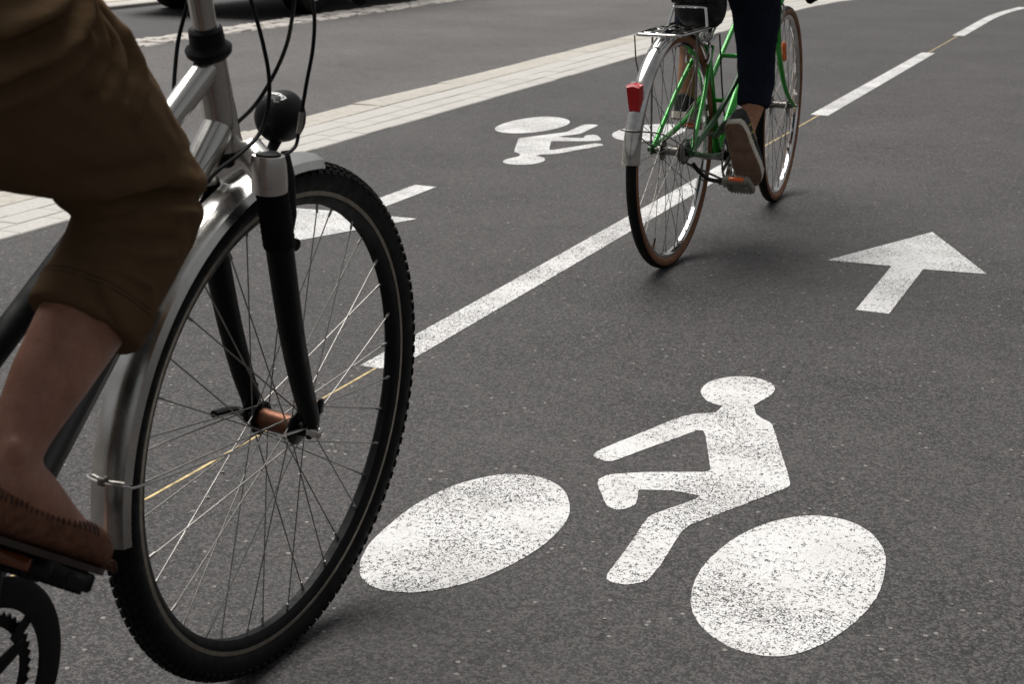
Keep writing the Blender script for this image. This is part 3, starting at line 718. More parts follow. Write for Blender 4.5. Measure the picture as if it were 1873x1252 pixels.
# ================================================================= green mixte bicycle
gb = empty('bicycle'); gb.matrix_world = MG
tag(gb, 'green mixte bicycle with chrome rear mudguard, chrome luggage rack and red rear light', 'bicycle', 'bicycles ridden along the path')
RG = .345; HG = (1.150, RG); BBG = (.435, .272)
ST_G = dict(wall='tan', rim='chrome', rim_depth=.018, hub=.0125, hubm='dull', flange=.030, flm='dull', n=36, cross=1.0, spokem='dull', valve=None)
ST_R = dict(ST_G, valve=-2.05, valvem='copper', phase=.05)
rw = make_wheel(gb, 0, RG, .0175, ST_R, rear=True)
fwh = make_wheel(gb, HG[0], RG, .0175, dict(ST_G, valve=-.75), steer=.0762)
gr = MB()
hgt, hgb = Vector((0, .895, .885)), Vector((0, .948, .735))
gr.tube([hgb, hgt], .0175, 18).obj('head_tube', 'green', gb)
sg_t = Vector((0, .262, .665))
MB().tube([(0, BBG[0], BBG[1]), sg_t], .0145, 18).obj('seat_tube', 'green', gb)
MB().tube([hgb+Vector((0, -.004, .02)), (0, BBG[0], BBG[1])], .0155, 18).obj('down_tube', 'green', gb)
for s_ in (-1, 1):                                # twin side tubes from the head to the rear axle
    P = [(s_*.012, .905, .835), (s_*.034, .72, .690), (s_*.040, .56, .570), (s_*.041, .45, .490), (s_*.044, .25, .405), (s_*.060, .0, .347)]
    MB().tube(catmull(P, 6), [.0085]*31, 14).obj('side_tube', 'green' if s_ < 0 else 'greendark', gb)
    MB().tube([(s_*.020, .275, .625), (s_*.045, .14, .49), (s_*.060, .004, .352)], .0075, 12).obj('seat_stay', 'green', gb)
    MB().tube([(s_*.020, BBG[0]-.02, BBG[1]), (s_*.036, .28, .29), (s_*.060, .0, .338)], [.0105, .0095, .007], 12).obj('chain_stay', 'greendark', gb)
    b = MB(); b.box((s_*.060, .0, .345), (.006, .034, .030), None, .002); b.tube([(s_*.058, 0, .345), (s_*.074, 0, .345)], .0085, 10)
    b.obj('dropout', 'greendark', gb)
    # front fork blade
    c_, s2 = math.cos(.0762), math.sin(.0762)
    hx = lambda l_, df: (l_*c_-df*s2, HG[0]+l_*s2+df*c_)
    q1 = hx(s_*.05, -.03); q0 = hx(s_*.05, 0)
    MB().tube(catmull([(s_*.027, .955, .705), (s_*.031, .985, .55), (q1[0]*.75, 1.065, .415), (q0[0], q0[1], RG)], 6), [.0125-.006*k/18 for k in range(19)], 12).obj('fork_blade', 'green', gb)
MB().tube([(-.038, .56, .570), (.038, .56, .570)], .0075, 12).obj('bridge_tube', 'green', gb)
MB().tube([(-.042, .37, .452), (.042, .37, .452)], .0070, 12).obj('bridge_tube', 'green', gb)
MB().tube([(-.040, .972, .712), (0, .963, .73), (.040, .972, .712)], [(.014, .012), (.018, .016), (.014, .012)], 14).obj('fork_crown', 'green', gb)
# chrome rear mudguard
FPG = [(.3365+.028*math.cos(t), .0258*math.sin(t)) for t in [-1.5+3.*k/12 for k in range(13)]]
mg = fender(gb, 0, RG, math.radians(42), math.radians(178), FPG, 'chromeworn', seg=60)
MB().lathe([(r+.0012, l*1.05) for r, l in FPG]+[(r-.003, l*.94) for r, l in FPG][::-1], 2, math.radians(176.8), math.radians(178.3), (0, 0, RG)).obj('mudguard_lip', 'chromeworn', mg)
wire = MB(); an = math.radians(163.5); wr = .370
wp = [(.058, -.01, .352), (.046, -.20, .42), (.031, wr*math.cos(an)+.015, RG+wr*math.sin(an)-.002), (.012, wr*math.cos(an)-.002, RG+wr*math.sin(an)), (-.012, wr*math.cos(an)-.002, RG+wr*math.sin(an)), (-.031, wr*math.cos(an)+.015, RG+wr*math.sin(an)-.002), (-.046, -.20, .42), (-.058, -.01, .352)]
wire.tube(catmull(wp, 5), .0022, 8).obj('mudguard_stay', 'dull', gb)
# rear light
an = math.radians(149); RL = Matrix.Rotation(an-PI, 3, 'X')
rl = empty('rear_light', gb, (0, .371*math.cos(an), RG+.371*math.sin(an)))
def tz(x, z): return x*(.72+.28*(z+.038)/.076)
b = MB(); rs = []
for (yy, k) in ((.010, 1.), (-.014, 1.), (-.021, .86)):
    rs.append([Vector((tz(x, z)*k, yy-.09*z, z*k)) for x, z in ((-.021, -.038), (0, -.0385), (.021, -.038), (.0215, 0), (.021, .036), (0, .041), (-.021, .036), (-.0215, 0))])
b.rings(rs); b.obj('light_lens', 'red', rl, 35)
b = MB(); b.box((0, .016, 0), (.037, .014, .082), rot_x(.09), .003); b.obj('light_housing', 'chrome', rl)
rl.rotation_euler = (.10, 0, 0)
# luggage rack
rk = MB(); zr = .692
P = [(-.066, .17, zr+.006), (-.068, .0, zr+.003), (-.064, -.12, zr), (-.050, -.165, zr), (.050, -.165, zr), (.064, -.12, zr), (.068, .0, zr+.003), (.066, .17, zr+.006)]
rk.curve(P, .0048, 10, 6)
rack = rk.obj('rack_rail', 'chrome', gb)
for l_ in (-.033, 0, .033): MB().tube([(l_, -.163, zr+.001), (l_, .15, zr+.004)], [(.0065, .0022)]*2, 8).obj('rack_slat', 'chrome', rack)
for f_ in (-.10, -.01, .08): MB().tube([(-.066, f_, zr-.002), (.066, f_, zr-.002)], .0038, 8).obj('rack_crossbar', 'chrome', rack)
MB().curve([(-.060, .095, zr+.004), (-.050, .108, zr+.052), (-.040, .112, zr+.060), (.040, .112, zr+.060), (.050, .108, zr+.052), (.060, .095, zr+.004)], .0042, 10, 6).obj('rack_hoop', 'chrome', rack)
sc = MB(); sc.curve([(-.022, .05, zr+.007), (-.022, -.09, zr+.014), (-.012, -.115, zr+.016), (.012, -.115, zr+.016), (.022, -.09, zr+.014), (.022, .05, zr+.007)], .003, 8, 5); sc.obj('rack_spring_clip', 'chrome', rack)
for s_ in (-1, 1):
    MB().curve([(s_*.066, -.02, zr), (s_*.068, -.008, .60), (s_*.066, .0, .36)], .0034, 8, 5).obj('rack_stay', 'dull', rack)
    MB().curve([(s_*.066, .16, zr+.005), (s_*.03, .235, zr-.03), (s_*.018, .255, zr-.05)], .004, 8, 5).obj('rack_strut', 'chrome', rack)
MB().tube([(-.066, -.165, zr-.002), (-.064, -.155, .62), (-.060, -.135, .575)], .0022, 8).obj('rack_wire', 'dull', rack)
# saddle with rolled rear edge, underside bag-like shell and post
sd_ = MB(); R_ = []
for (f_, wv, z0, z1) in ((.160, .050, .715, .785), (.175, .070, .700, .800), (.22, .076, .680, .808), (.28, .060, .690, .808), (.33, .036, .715, .798), (.40, .022, .745, .790), (.415, .012, .755, .780)):
    zc, hz = (z0+z1)/2, (z1-z0)/2
    R_.append([Vector((wv*math.copysign(abs(math.cos(t))**.7, math.cos(t)), f_, zc+hz*math.copysign(abs(math.sin(t))**.8, math.sin(t)))) for t in [2*PI*k/20 for k in range(20)]])
sd_.rings(R_); sad = sd_.obj('saddle', 'leather', gb, 60)
MB().tube([(-.072, .163, .775), (.072, .163, .775)], [.0165, .0165], 16).obj('saddle_roll', 'leather', sad)
for l_ in (-.035, .035): MB().lathe([(.0172, l_-.003), (.0178, l_), (.0172, l_+.003), (.015, l_+.003), (.015, l_-.003)], 18, c=(0, .163, .775)).obj('saddle_seam', 'black', sad)
MB().tube([sg_t, (0, .235, .74)], .0125, 14).obj('seat_post', 'chrome', gb)
b = MB(); b.tube([sg_t+Vector((0, .006, -.02)), sg_t+Vector((0, 0, .004))], .0175, 14); b.tube([(-.03, .262, .65), (.03, .262, .65)], .004, 8); b.obj('seat_clamp', 'chrome', gb)
# rear brake caliper and cable
b = MB(); b.curve([(.0, .235, .64), (.028, .22, .635), (.034, .21, .60), (.030, .20, .58)], [(.005, .007)]*19, 8); b.curve([(.0, .235, .64), (-.028, .22, .635), (-.034, .21, .60), (-.030, .20, .58)], [(.005, .007)]*19, 8)
b.curve([(.020, .225, .637), (.038, .235, .655), (.050, .25, .668)], .0035, 8); b.obj('brake_caliper', 'chrome', gb)
MB().curve([(.050, .25, .668), (.040, .30, .60), (.03, .36, .50), (.03, .40, .40)], .0026, 8).obj('cable', 'black', gb)
b = MB(); b.curve([(.0, .955, .70), (.030, .985, .71), (.036, 1.0, .68), (.030, 1.0, .655)], [(.005, .007)]*19, 8); b.curve([(.0, .955, .70), (-.030, .985, .71), (-.036, 1.0, .68), (-.030, 1.0, .655)], [(.005, .007)]*19, 8); b.obj('brake_caliper', 'chrome', gb)
MB().tube([(.012, 1.128, .502), (.012, 1.126, .516), (.012, 1.122, .536), (.012, 1.118, .556), (.012, 1.116, .570)], [(.006, .006), (.010, .014), (.007, .010), (.010, .014), (.005, .005)], 10).obj('spoke_reflector', 'orange', gb)
# handlebar, stem, dark taped drops
MB().tube([hgt, hgt+Vector((0, -.012, .035)), hgt+Vector((0, .07, .05))], .0115, 12).obj('stem', 'chrome', gb)
MB().tube([hgt+Vector((0, -.001, .003)), hgt+Vector((0, -.004, .013))], .021, 16).obj('headset', 'chrome', gb)
HBG = [(.0, .966, .935), (.16, .968, .935), (.205, 1.0, .930), (.212, 1.04, .89), (.212, 1.03, .83), (.212, .97, .785), (.213, .80, .763), (.213, .665, .752)]
for s_ in (-1, 1):
    MB().curve([(s_*x, y, z) for x, y, z in HBG[:4]], .0125, 12, 6).obj('handlebar', 'chrome', gb)
    MB().curve([(s_*x, y, z) for x, y, z in HBG[3:]], .0155, 12, 6).ell((s_*.213, .662, .752), (.0165, .010, .0165), 14, 8).obj('bar_tape', 'blackmat', gb)
    MB().curve([(s_*.212, 1.045, .895), (s_*.212, 1.085, .87), (s_*.212, 1.08, .80)], [(.008, .010)]*13, 8).obj('brake_lever', 'chrome', gb)
# drive train
AG = math.atan2(.205-BBG[1], .300-BBG[0])
LGc = .150
crankset(gb, BBG, AG, LGc, .088, None, .044, 44, 'chrome', 'dull')
GPR = (.118, BBG[0]+LGc*math.cos(AG), BBG[1]+LGc*math.sin(AG)); GPL = (-.118, BBG[0]-LGc*math.cos(AG), BBG[1]-LGc*math.sin(AG))
pedal(gb, GPR, -.55, 1, 'orange', 'pedalgrey'); pedal(gb, GPL, -.15, -1, 'orange', 'pedalgrey')
cg = [(.20, .098), (.30, .130), (.40, .142), (.50, .140), (.545, .105), (.53, .085), (.46, .098), (.34, .098), (.24, .092)]
MB().prism([(x, z+.262) for x, z in cg], lambda x, y, t: Vector((t, x, y)), .052, .058).obj('chain_guard', 'greendark', gb)
MB().tube([(.047, BBG[0], BBG[1]+.088), (.047, 0, RG+.034)], .0038, 6).tube([(.047, BBG[0], BBG[1]-.088), (.047, 0, RG-.034)], .0038, 6).obj('chain', 'dull', gb)
b = MB(); tz_ = 18; R_ = []
b.lathe([(.037, .036), (.0385, .038), (.037, .040), (.033, .042), (.034, .045), (.028, .048), (.012, .048), (.012, .036)], 36, c=(0, 0, RG)); b.obj('sprocket', 'dull', gb)
MB().curve([(.062, .01, .31), (.075, .03, .285), (.082, .10, .252), (.084, .20, .230)], [(.0065, .0065)]*19, 10).ell((.084, .206, .229), (.008, .009, .008), 12, 8).obj('kickstand', 'black', gb)

# ------------------------------------------------------------------ riders
V = Vector
def foot_matrix(heel, pitch, toe_out=0.):
    a_ = pitch; D = V((math.sin(toe_out), math.cos(a_)*math.cos(toe_out), -math.sin(a_)*math.cos(toe_out))).normalized()
    X = V((1, 0, 0)); X = (X-D*X.dot(D)).normalized(); Z = X.cross(D)
    return Matrix(((X.x, D.x, Z.x, heel[0]), (X.y, D.y, Z.y, heel[1]), (X.z, D.z, Z.z, heel[2]), (0, 0, 0, 1)))
def tf(mb, Mx): mb.v = [tuple(Mx @ V(p)) for p in mb.v]; return mb
def foot_body(mb, Mx, ankle_r, k=1.):
    q = lambda x, y, z: Mx @ V((x, y*k, z))
    mb.tube([q(0, .012, .040), q(0, .035, .042), q(0, .075, .052), q(0, .12, .046), q(0, .165, .034), q(0, .205, .026), q(0, .240, .020), q(0, .250, .020)],
            [(.018, .018), (.027, .028), (.030, .040), (.033, .034), (.036, .025), (.035, .017), (.026, .011), (.012, .006)], 16)
def d_ring(w, h, y, z0=.0, drop=0., n=18):
    out = []
    for i in range(n):
        t = 2*PI*i/n; c_, s_ = math.cos(t), math.sin(t)
        x = w*math.copysign(abs(c_)**.75, c_); z = z0+(h-z0)*(.5+.5*math.copysign(abs(s_)**.72, s_))
        out.append(V((x, y, z)))
    return out
SH_W = [(0, .016), (.008, .025), (.04, .032), (.09, .033), (.14, .038), (.18, .042), (.215, .040), (.240, .031), (.255, .019), (.261, .008)]
def shoe(parent, Mx, collar, up_m, sole_m, sole_t, k=1., sole_w=.0025):
    hs_ = {0: collar[0], .008: collar[0], .04: collar[1], .09: collar[2], .14: collar[3], .18: collar[4], .215: .046, .240: .037, .255: .028, .261: .020}
    b = MB(); b.rings([d_ring(w, hs_[y], y*k, .002) for y, w in SH_W]); tf(b, Mx)
    me = remesh(b, 'shoe', .004, 3); o = link('shoe', me, up_m, parent)
    s = MB(); P = []
    for y, w in SH_W: P.append((w+sole_w, y*k))
    poly = [(x, y) for x, y in P]+[(-x, y) for x, y in P[::-1]]
    s.prism(poly, lambda x, y, t: Mx @ V((x, y, t)), -sole_t, .004); s.obj('sole', sole_m, o)
    return o
def hand(mb, wrist, bar, g, d, up, side, rb=.026):
    """closes four fingers and a thumb round a bar of axis g at point bar"""
    wrist, bar = V(wrist), V(bar); g = g.normalized()
    palm = bar-d*.012+up*.022
    mb.tube([wrist, wrist.lerp(palm, .5), palm, palm+d*.022], [(.026, .021), (.034, .020), (.040, .017), (.036, .013)], 14)
    for i in range(4):
        off = g*((i-1.5)*.0205); L = (1., 1.08, 1.02, .86)[i]; pts = []
        for k in range(8):
            th = 1.75-k*.42*L; pts.append(bar+off+(d*math.cos(th)+up*math.sin(th))*rb)
        mb.tube(pts, [.0098, .0095, .009, .0092, .0085, .0082, .0075, .005], 10)
    gi = -g*side
    mb.tube([palm+gi*.018-d*.004, bar+gi*.048-d*.020+up*.010, bar+gi*.058-d*.010-up*.012, bar+gi*.050+d*.012-up*.024], [.0125, .0115, .0100, .0060], 10)
def polyline_param(P):
    cum = [0.]
    for i in range(len(P)-1): cum.append(cum[-1]+(P[i+1]-P[i]).length)
    return cum
def wrinkle(me, legs, amp, folds=None):
    """legs: list of (points, knee parameter). Pushes cloth in and out along its normals in soft creases"""
    data = []
    for P, kn in legs: data.append((P, polyline_param(P), kn))
    cos = [v.co.copy() for v in me.vertices]; nrm = [v.normal.copy() for v in me.vertices]
    for i, v in enumerate(me.vertices):
        p = cos[i]; best = None
        for P, cum, kn in data:
            for j in range(len(P)-1):
                a_, b_ = P[j], P[j+1]; ab = b_-a_; t = max(0, min(1, (p-a_).dot(ab)/ab.length_squared))
                q = a_+ab*t; d = (p-q).length_squared
                if best is None or d < best[0]: best = (d, cum[j]+t*ab.length, p-q, ab, kn)
        _, s_, rv, ab, kn = best
        T = ab.normalized(); e1 = (V((0, 0, 1))-T*T.z).normalized(); e2 = T.cross(e1)
        ang = math.atan2(rv.dot(e2), rv.dot(e1))
        ck, sk = math.cos(ang), math.sin(ang)
        nz = noise.noise(V((s_*9, ck*1.1, sk*1.1+3)))
        # fine creases mostly across the limb, drifting diagonally
        u_ = s_*30+ang*1.6+3.0*nz
        f1 = 1-abs(noise.noise(V((u_*.55, ck*.7, sk*.7))))*2
        f2 = 1-abs(noise.noise(V((s_*20+ang*2.3, ck*1.5+7, sk*1.5))))*2
        nearknee = math.exp(-((s_-kn)/.085)**2); hipw = math.exp(-(s_/.16)**2); low = max(0, min(1, (s_-kn)/.2))
        A = amp*(.25+1.0*nearknee+1.5*hipw+.55*low)
        dsp = A*(f1*.9+f2*.5-.55)
        if folds: dsp += folds(p, s_, ang, nz, nrm[i].x)
        v.co = p+nrm[i]*dsp
    me.update()
def make_person(root_m, J, mats, name_label, cat_group, feet):
    b = MB()
    pe, ch, ne, hd_ = V(J['pelvis']), V(J['chest']), V(J['neck']), V(J['head'])
    wa = pe.lerp(ch, .45); k = J.get('scale', 1.)
    b.tube([pe-V((0, 0, .08)), pe, wa, ch, ch.lerp(ne, .55), ne.lerp(hd_, .0)], [(.12*k, .095*k), (.155*k, .11*k), (.13*k, .095*k), (.16*k, .11*k), (.13*k, .085*k), (.055*k, .058*k)], 22)
    b.tube([ne-V((0, .01, .05)), ne, hd_-V((0, .005, .06))], [.058*k, .054*k, .052*k], 16)
    b.ell(hd_+V((0, 0, .03)), (.074, .094, .10), 22, 14); b.ell(hd_+V((0, .022, -.045)), (.056, .068, .068), 20, 12)
    b.tube([hd_+V((0, .100, .020)), hd_+V((0, .113, -.005)), hd_+V((0, .122, -.024)), hd_+V((0, .100, -.034))], [.009, .011, .015, .010], 10)
    b.ell(hd_+V((0, .088, -.062)), (.024, .010, .009), 14, 8)
    b.ell(hd_+V((0, .080, -.098)), (.024, .018, .018), 14, 8)
    for s_ in (-1, 1):
        b.ell(hd_+V((s_*.077, -.005, -.005)), (.010, .020, .032), 12, 8)
        sh, el, wr_ = [V((s_*q[0], q[1], q[2])) for q in (J['shoulder'], J['elbow'], J['wrist'])]
        b.tube([ch.lerp(ne, .45)+V((s_*.06, 0, 0)), sh, sh.lerp(el, .5), el, el.lerp(wr_, .35), wr_], [.062*k, .056*k, .047*k, .040*k, .040*k, .026*k], 16)
        g = V((s_*J['bar_axis'][0], J['bar_axis'][1], J['bar_axis'][2])); d = V((s_*J['bar_fwd'][0], J['bar_fwd'][1], J['bar_fwd'][2])).normalized()
        hand(b, wr_, V((s_*J['bar'][0], J['bar'][1], J['bar'][2])), g, d, V((0, 0, 1)), 1, J.get('rb', .026))
    for L in feet:
        P = [V(q) for q in L['leg']]; b.tube(P, L['leg_r'], 18)
        sx = 1 if P[0].x > 0 else -1; mk = L['M'] @ V((sx*.028, .055*L.get('k', 1.), .082)); b.ell(mk-V((sx*.006, 0, 0)), (.009, .012, .013), 12, 8); foot_body(b, L['M'], .03, L.get('k', 1.))
    body = link('person', remesh(b, 'person', .006, 4), mats['skin']); body.matrix_world = root_m
    # trousers
    t = MB()
    t.tube([pe-V((0, .01, .10)), pe-V((0, 0, .04)), pe+V((0, .005, .06)), pe.lerp(ch, .35)], [(.10*k, .09*k), (.172*k, .130*k), (.170*k, .125*k), (.150*k, .112*k)], 24)
    legs = []
    for L in feet:
        P = [V(q[:3]) for q in L['cloth']]; R_ = [q[3] for q in L['cloth']]; ki = L['knee']
        t.tube(P[:ki+1], R_[:ki+1], 22); t.ell(P[ki], (R_[ki],)*3, 20, 12)
        # lower leg ends in a turned hem that is hollow underneath
        end = P[-1]; dr = (P[-1]-P[-2]).normalized(); re = R_[-1]
        t.tube(P[ki:]+[end+dr*.001, end-dr*.035], R_[ki:]+[re*.80, re*.70], 22)
        # turned-up cuff band
        t.tube([end-dr*.045, end-dr*.042, end-dr*.003, end], [re*.98, re+.0018, re+.0025, re+.0005], 24, True)
        t.tube([end-dr*.003, end+dr*.0005], [re*.86, re*.86], 22)
        cum = polyline_param(P); legs.append((P, cum[ki]))
    tm_ = remesh(t, 'trousers', mats.get('vox', .006), 3); wrinkle(tm_, legs, mats.get('amp', .0045), mats.get('folds'))
    tro = link('trousers', tm_, mats['trousers'], body)
    bv = BVHTree.FromPolygons([v.co for v in tm_.vertices], [tuple(p.vertices) for p in tm_.polygons])
    for L in feet:                                   # stitched hem line laid on the cloth
        P = [V(q[:3]) for q in L['cloth']]; end = P[-1]; dr = (P[-1]-P[-2]).normalized(); e1 = dr.orthogonal().normalized(); e2 = dr.cross(e1)
        for hh in (.030, .0345):
            c0 = end-dr*hh; R_ = []
            for k_ in range(40):
                d_ = e1*math.cos(2*PI*k_/40)+e2*math.sin(2*PI*k_/40); h_ = bv.ray_cast(c0+d_*.085, -d_, .085)
                if h_[0]: R_.append(h_[0]+d_*.0001)
            if len(R_) > 20: MB().tube(R_, .0006, 5, False, closed=True).obj('hem_stitching', mats['seam'], tro)
    s = MB()
    s.tube([pe+V((0, 0, .06)), wa, ch, ch.lerp(ne, .6), ne-V((0, 0, .015))], [(.178*k, .135*k), (.155*k, .120*k), (.178*k, .130*k), (.135*k, .10*k), (.068*k, .070*k)], 24)
    for s_ in (-1, 1):
        sh, el, wr_ = [V((s_*q[0], q[1], q[2])) for q in (J['shoulder'], J['elbow'], J['wrist'])]
        e2_ = el.lerp(wr_, mats.get('sleeve', .7)) if mats.get('sleeve', .7) > 0 else sh.lerp(el, .7)
        s.tube([ch.lerp(ne, .45)+V((s_*.05, 0, -.01)), sh, sh.lerp(el, .5)]+([el, e2_] if mats.get('sleeve', .7) > 0 else [e2_]), [.075*k, .070*k, .060*k]+([.053*k, .045*k] if mats.get('sleeve', .7) > 0 else [.060*k]), 18)
    sm_ = remesh(s, 'shirt', .008, 4); wrinkle(sm_, [([wa, ch, ne], .2)], .004)
    link('shirt', sm_, mats['shirt'], body)
    h = MB(); h.ell(hd_+V((0, -.014, .045)), (.084, .096, .096), 22, 14); h.ell(hd_+V((0, -.055, -.02)), (.070, .055, .080), 18, 12)
    hm = remesh(h, 'hair', .006, 2)
    for v in hm.vertices: v.co += v.normal*.006*noise.noise(v.co*60)
    link('hair', hm, 'hair', body)
    for s_ in (-1, 1):
        MB().ell(hd_+V((s_*.031, .079, .012)), (.012, .012, .012), 14, 10).obj('eye', 'white', body)
        MB().ell(hd_+V((s_*.031, .0895, .012)), (.005, .003, .005), 10, 6).obj('iris', 'black', body)
    return body

# near rider: brown cropped trousers, bare ankle, moccasins
FNR = foot_matrix((.135, -0.792, 0.554), .57, .03); FNL = foot_matrix((-.135, -0.815, 0.164), .15)
near_feet = [
    dict(M=FNR, leg=[(.09, -0.837, 1.021), (.113, -0.594, 0.903), (.13, -0.494, 0.790), (.13, -0.571, 0.686), (.131, -0.627, 0.636), (.133, -0.667, 0.597), (.134, -0.701, 0.565)],
         leg_r=[.09, .055, .026, .0455, .038, .030, .031],
         cloth=[(.085, -0.840, 1.035, .132), (.10, -0.705, 0.968, .120), (.105, -0.612, 0.918, .104), (.11, -0.535, 0.866, .0825), (.12, -0.485, 0.822, .0650), (.128, -0.478, 0.801, .0630), (.13, -0.485, 0.771, .0610), (.13, -0.512, 0.744, .0590), (.13, -0.541, 0.712, .0580), (.13, -0.572, 0.678, .0585)], knee=5),
    dict(M=FNL, leg=[(-.09, -0.821, 1.002), (-.10, -0.695, 0.841), (-.11, -0.586, 0.676), (-.12, -0.629, 0.518), (-.13, -0.709, 0.314), (-.134, -0.751, 0.232)],
         leg_r=[.10, .078, .052, .052, .036, .032],
         cloth=[(-.085, -0.840, 1.035, .130), (-.10, -0.696, 0.851, .105), (-.11, -0.586, 0.676, .068), (-.12, -0.622, 0.547, .062), (-.125, -0.660, 0.437, .059)], knee=2)]
JN = dict(pelvis=(0, -0.920, 1.060), chest=(0, -0.840, 1.420), neck=(0, -0.805, 1.550), head=(0, -0.775, 1.680), shoulder=(.185, -0.835, 1.460), elbow=(.25, -0.660, 1.220), wrist=(.285, -0.460, 1.110), bar=(.275, -0.370, 1.060), bar_axis=(.5, -.86, -.05), bar_fwd=(.86, .5, 0))
CR1, CR2 = pxl(MN, 140, 388, .165), pxl(MN, 378, 338, .145)
def fold_line(L, amp, w, lat):
    return ([pxl(MN, x, y, lat).yz for x, y in L], amp, w)
FOLDS = [fold_line([(-40, 125), (40, 95), (90, 65), (120, 30), (138, -15)], .011, .011, .20), fold_line([(-40, 52), (50, 22), (105, -5)], .009, .010, .20),
         fold_line([(-40, 90), (40, 62), (90, 35), (112, 0)], -.009, .008, .20), fold_line([(148, -15), (163, 40), (172, 78), (166, 115), (148, 150)], -.010, .007, .18),
         fold_line([(172, 5), (190, 45), (201, 85), (197, 120), (178, 160)], -.007, .0055, .17), fold_line([(138, 10), (150, 60), (150, 105), (125, 150)], .006, .008, .19),
         fold_line([(-40, 190), (40, 148), (95, 112), (130, 80)], .007, .014, .20), fold_line([(-40, 160), (50, 122), (115, 78)], -.006, .009, .20),
         fold_line([(210, 60), (225, 105), (222, 150), (200, 200)], .004, .009, .17), fold_line([(245, 372), (300, 352), (335, 350)], -.0045, .005, .18),
         fold_line([(255, 392), (300, 381), (335, 381)], .0035, .006, .18), fold_line([(225, 425), (268, 440), (305, 436)], -.0035, .005, .18), fold_line([(215, 448), (262, 466), (300, 462)], .003, .006, .18),
         fold_line([(205, 500), (199, 555), (206, 600)], -.0035, .004, .18), fold_line([(200, 492), (232, 498), (258, 518)], .0035, .004, .18), fold_line([(262, 522), (262, 560), (255, 600)], .003, .005, .18),
         fold_line([(180, 330), (240, 318), (300, 300)], -.003, .010, .19)]
def near_folds(p, s_, ang, nz, nx):
    if p.x < .02: return 0.
    dd = 0.; side = max(0, min(1, nx*2.2))
    if side > 0:
        q = V((p.y, p.z))
        for L, amp, w in FOLDS:
            best = 9
            for a_, b_ in zip(L, L[1:]):
                ab = b_-a_; t = max(0, min(1, (q-a_).dot(ab)/ab.length_squared)); best = min(best, (q-a_-ab*t).length)
            if best < 3*w: dd += 1.7*amp*math.exp(-(best/w)**2)
    return dd*side + near_creases(p, s_, ang, nz)
def near_creases(p, s_, ang, nz):
    d = 0.
    # deep crease where thigh cloth lies on the lower leg
    ab = V((CR2.y-CR1.y, CR2.z-CR1.z)); q = V((p.y-CR1.y, p.z-CR1.z)); L2 = ab.length; t = q.dot(ab)/L2/L2
    if -.15 < t < 1.1:
        h = (ab.x*q.y-ab.y*q.x)/L2+.006*math.sin(t*9); w = min(1, (t+.15)*5)*max(0, min(1, (.95-t)*4))
        d += w*(-.009*math.exp(-(h/.0060)**2)+.004*math.exp(-((h-.017)/.010)**2)+.004*math.exp(-((h+.020)/.010)**2))
        d += w*.0012*math.sin(t*38+h*160)*math.exp(-(h/.04)**2)*max(0, t-.35)
    return d
p1 = make_person(MN, JN, dict(skin='skin', seam='brownseam', trousers='brown', shirt='shirt', sleeve=0, vox=.004, amp=.0020, folds=near_folds), '', '', near_feet)
tag(p1, 'rider in brown cropped trousers and brown moccasins pedalling the silver bicycle', 'person', 'cyclists on the path')
for Mx in (FNR, FNL):
    sh_ = shoe(p1, Mx, (.062, .056, .048, .045, .046), 'moc', 'moc_sole', .003, 1., -.003)
    st_ = MB()
    for s_ in (-1, 1):
        for k_ in range(22):
            y = .03+.0078*k_; w = .034+.009*math.exp(-((y-.18)/.05)**2); z = .047 if y < .12 else .047-.05*(y-.12)
            hh = [h_ for (yy, h_) in ((.04, .056), (.09, .048), (.14, .045), (.18, .046), (9, .046)) if yy >= y][0]; rg = d_ring(w-.001, hh, y, .002, n=72)
            i0, i1 = (4, 11) if s_ > 0 else (32, 25)
            st_.tube([Mx @ (rg[i0]*1.0+V((s_*.0008, 0, 0))), Mx @ (rg[(i0+i1)//2]+V((s_*.0008, .002, .0006))), Mx @ (rg[i1]+V((s_*.0006, .004, .0006)))], .0008, 5)
    tag(st_.obj('stitching', 'stitch', sh_, 0), kind='stuff')

# rider of the green bicycle: dark jeans, canvas shoes
FGR = foot_matrix((.098, .278, .398), 1.02, .13); FGL = foot_matrix((-.108, .372, .392), .22)
green_feet = [
    dict(M=FGR, leg=[(.085, .25, .92), (.10, .44, .80), (.107, .47, .64), (.11, .482, .50), (.108, .432, .415), (.106, .405, .375), (.104, .375, .345)],
         leg_r=[.09, .065, .052, .046, .033, .0275, .028],
         cloth=[(.08, .20, .925, .125), (.092, .36, .86, .100), (.10, .435, .765, .0790), (.103, .455, .685, .0720), (.101, .470, .600, .0600), (.105, .478, .505, .0570), (.107, .452, .428, .0495)], knee=2),
    dict(M=FGL, leg=[(-.085, .25, .92), (-.10, .52, .90), (-.108, .50, .72), (-.11, .455, .56), (-.11, .432, .48), (-.108, .428, .45)],
         leg_r=[.09, .062, .05, .034, .029, .030],
         cloth=[(-.08, .20, .925, .125), (-.092, .40, .93, .098), (-.10, .52, .90, .076), (-.108, .49, .72, .066), (-.11, .465, .60, .054)], knee=2)]
JG = dict(pelvis=(0, .16, .94), chest=(0, .32, 1.24), neck=(0, .385, 1.36), head=(0, .43, 1.48), shoulder=(.165, .33, 1.28), elbow=(.20, .58, 1.08), wrist=(.16, .885, .985), bar=(.135, .967, .937), bar_axis=(1, 0, 0), bar_fwd=(0, 1, 0), scale=.92, rb=.0225)
p2 = make_person(MG, JG, dict(skin='skin2', seam='navy', trousers='navy', shirt='coat', sleeve=.8, amp=.0045), '', '', green_feet)
tag(p2, 'rider in dark navy jeans and canvas shoes pedalling the green bicycle', 'person', 'cyclists on the path')
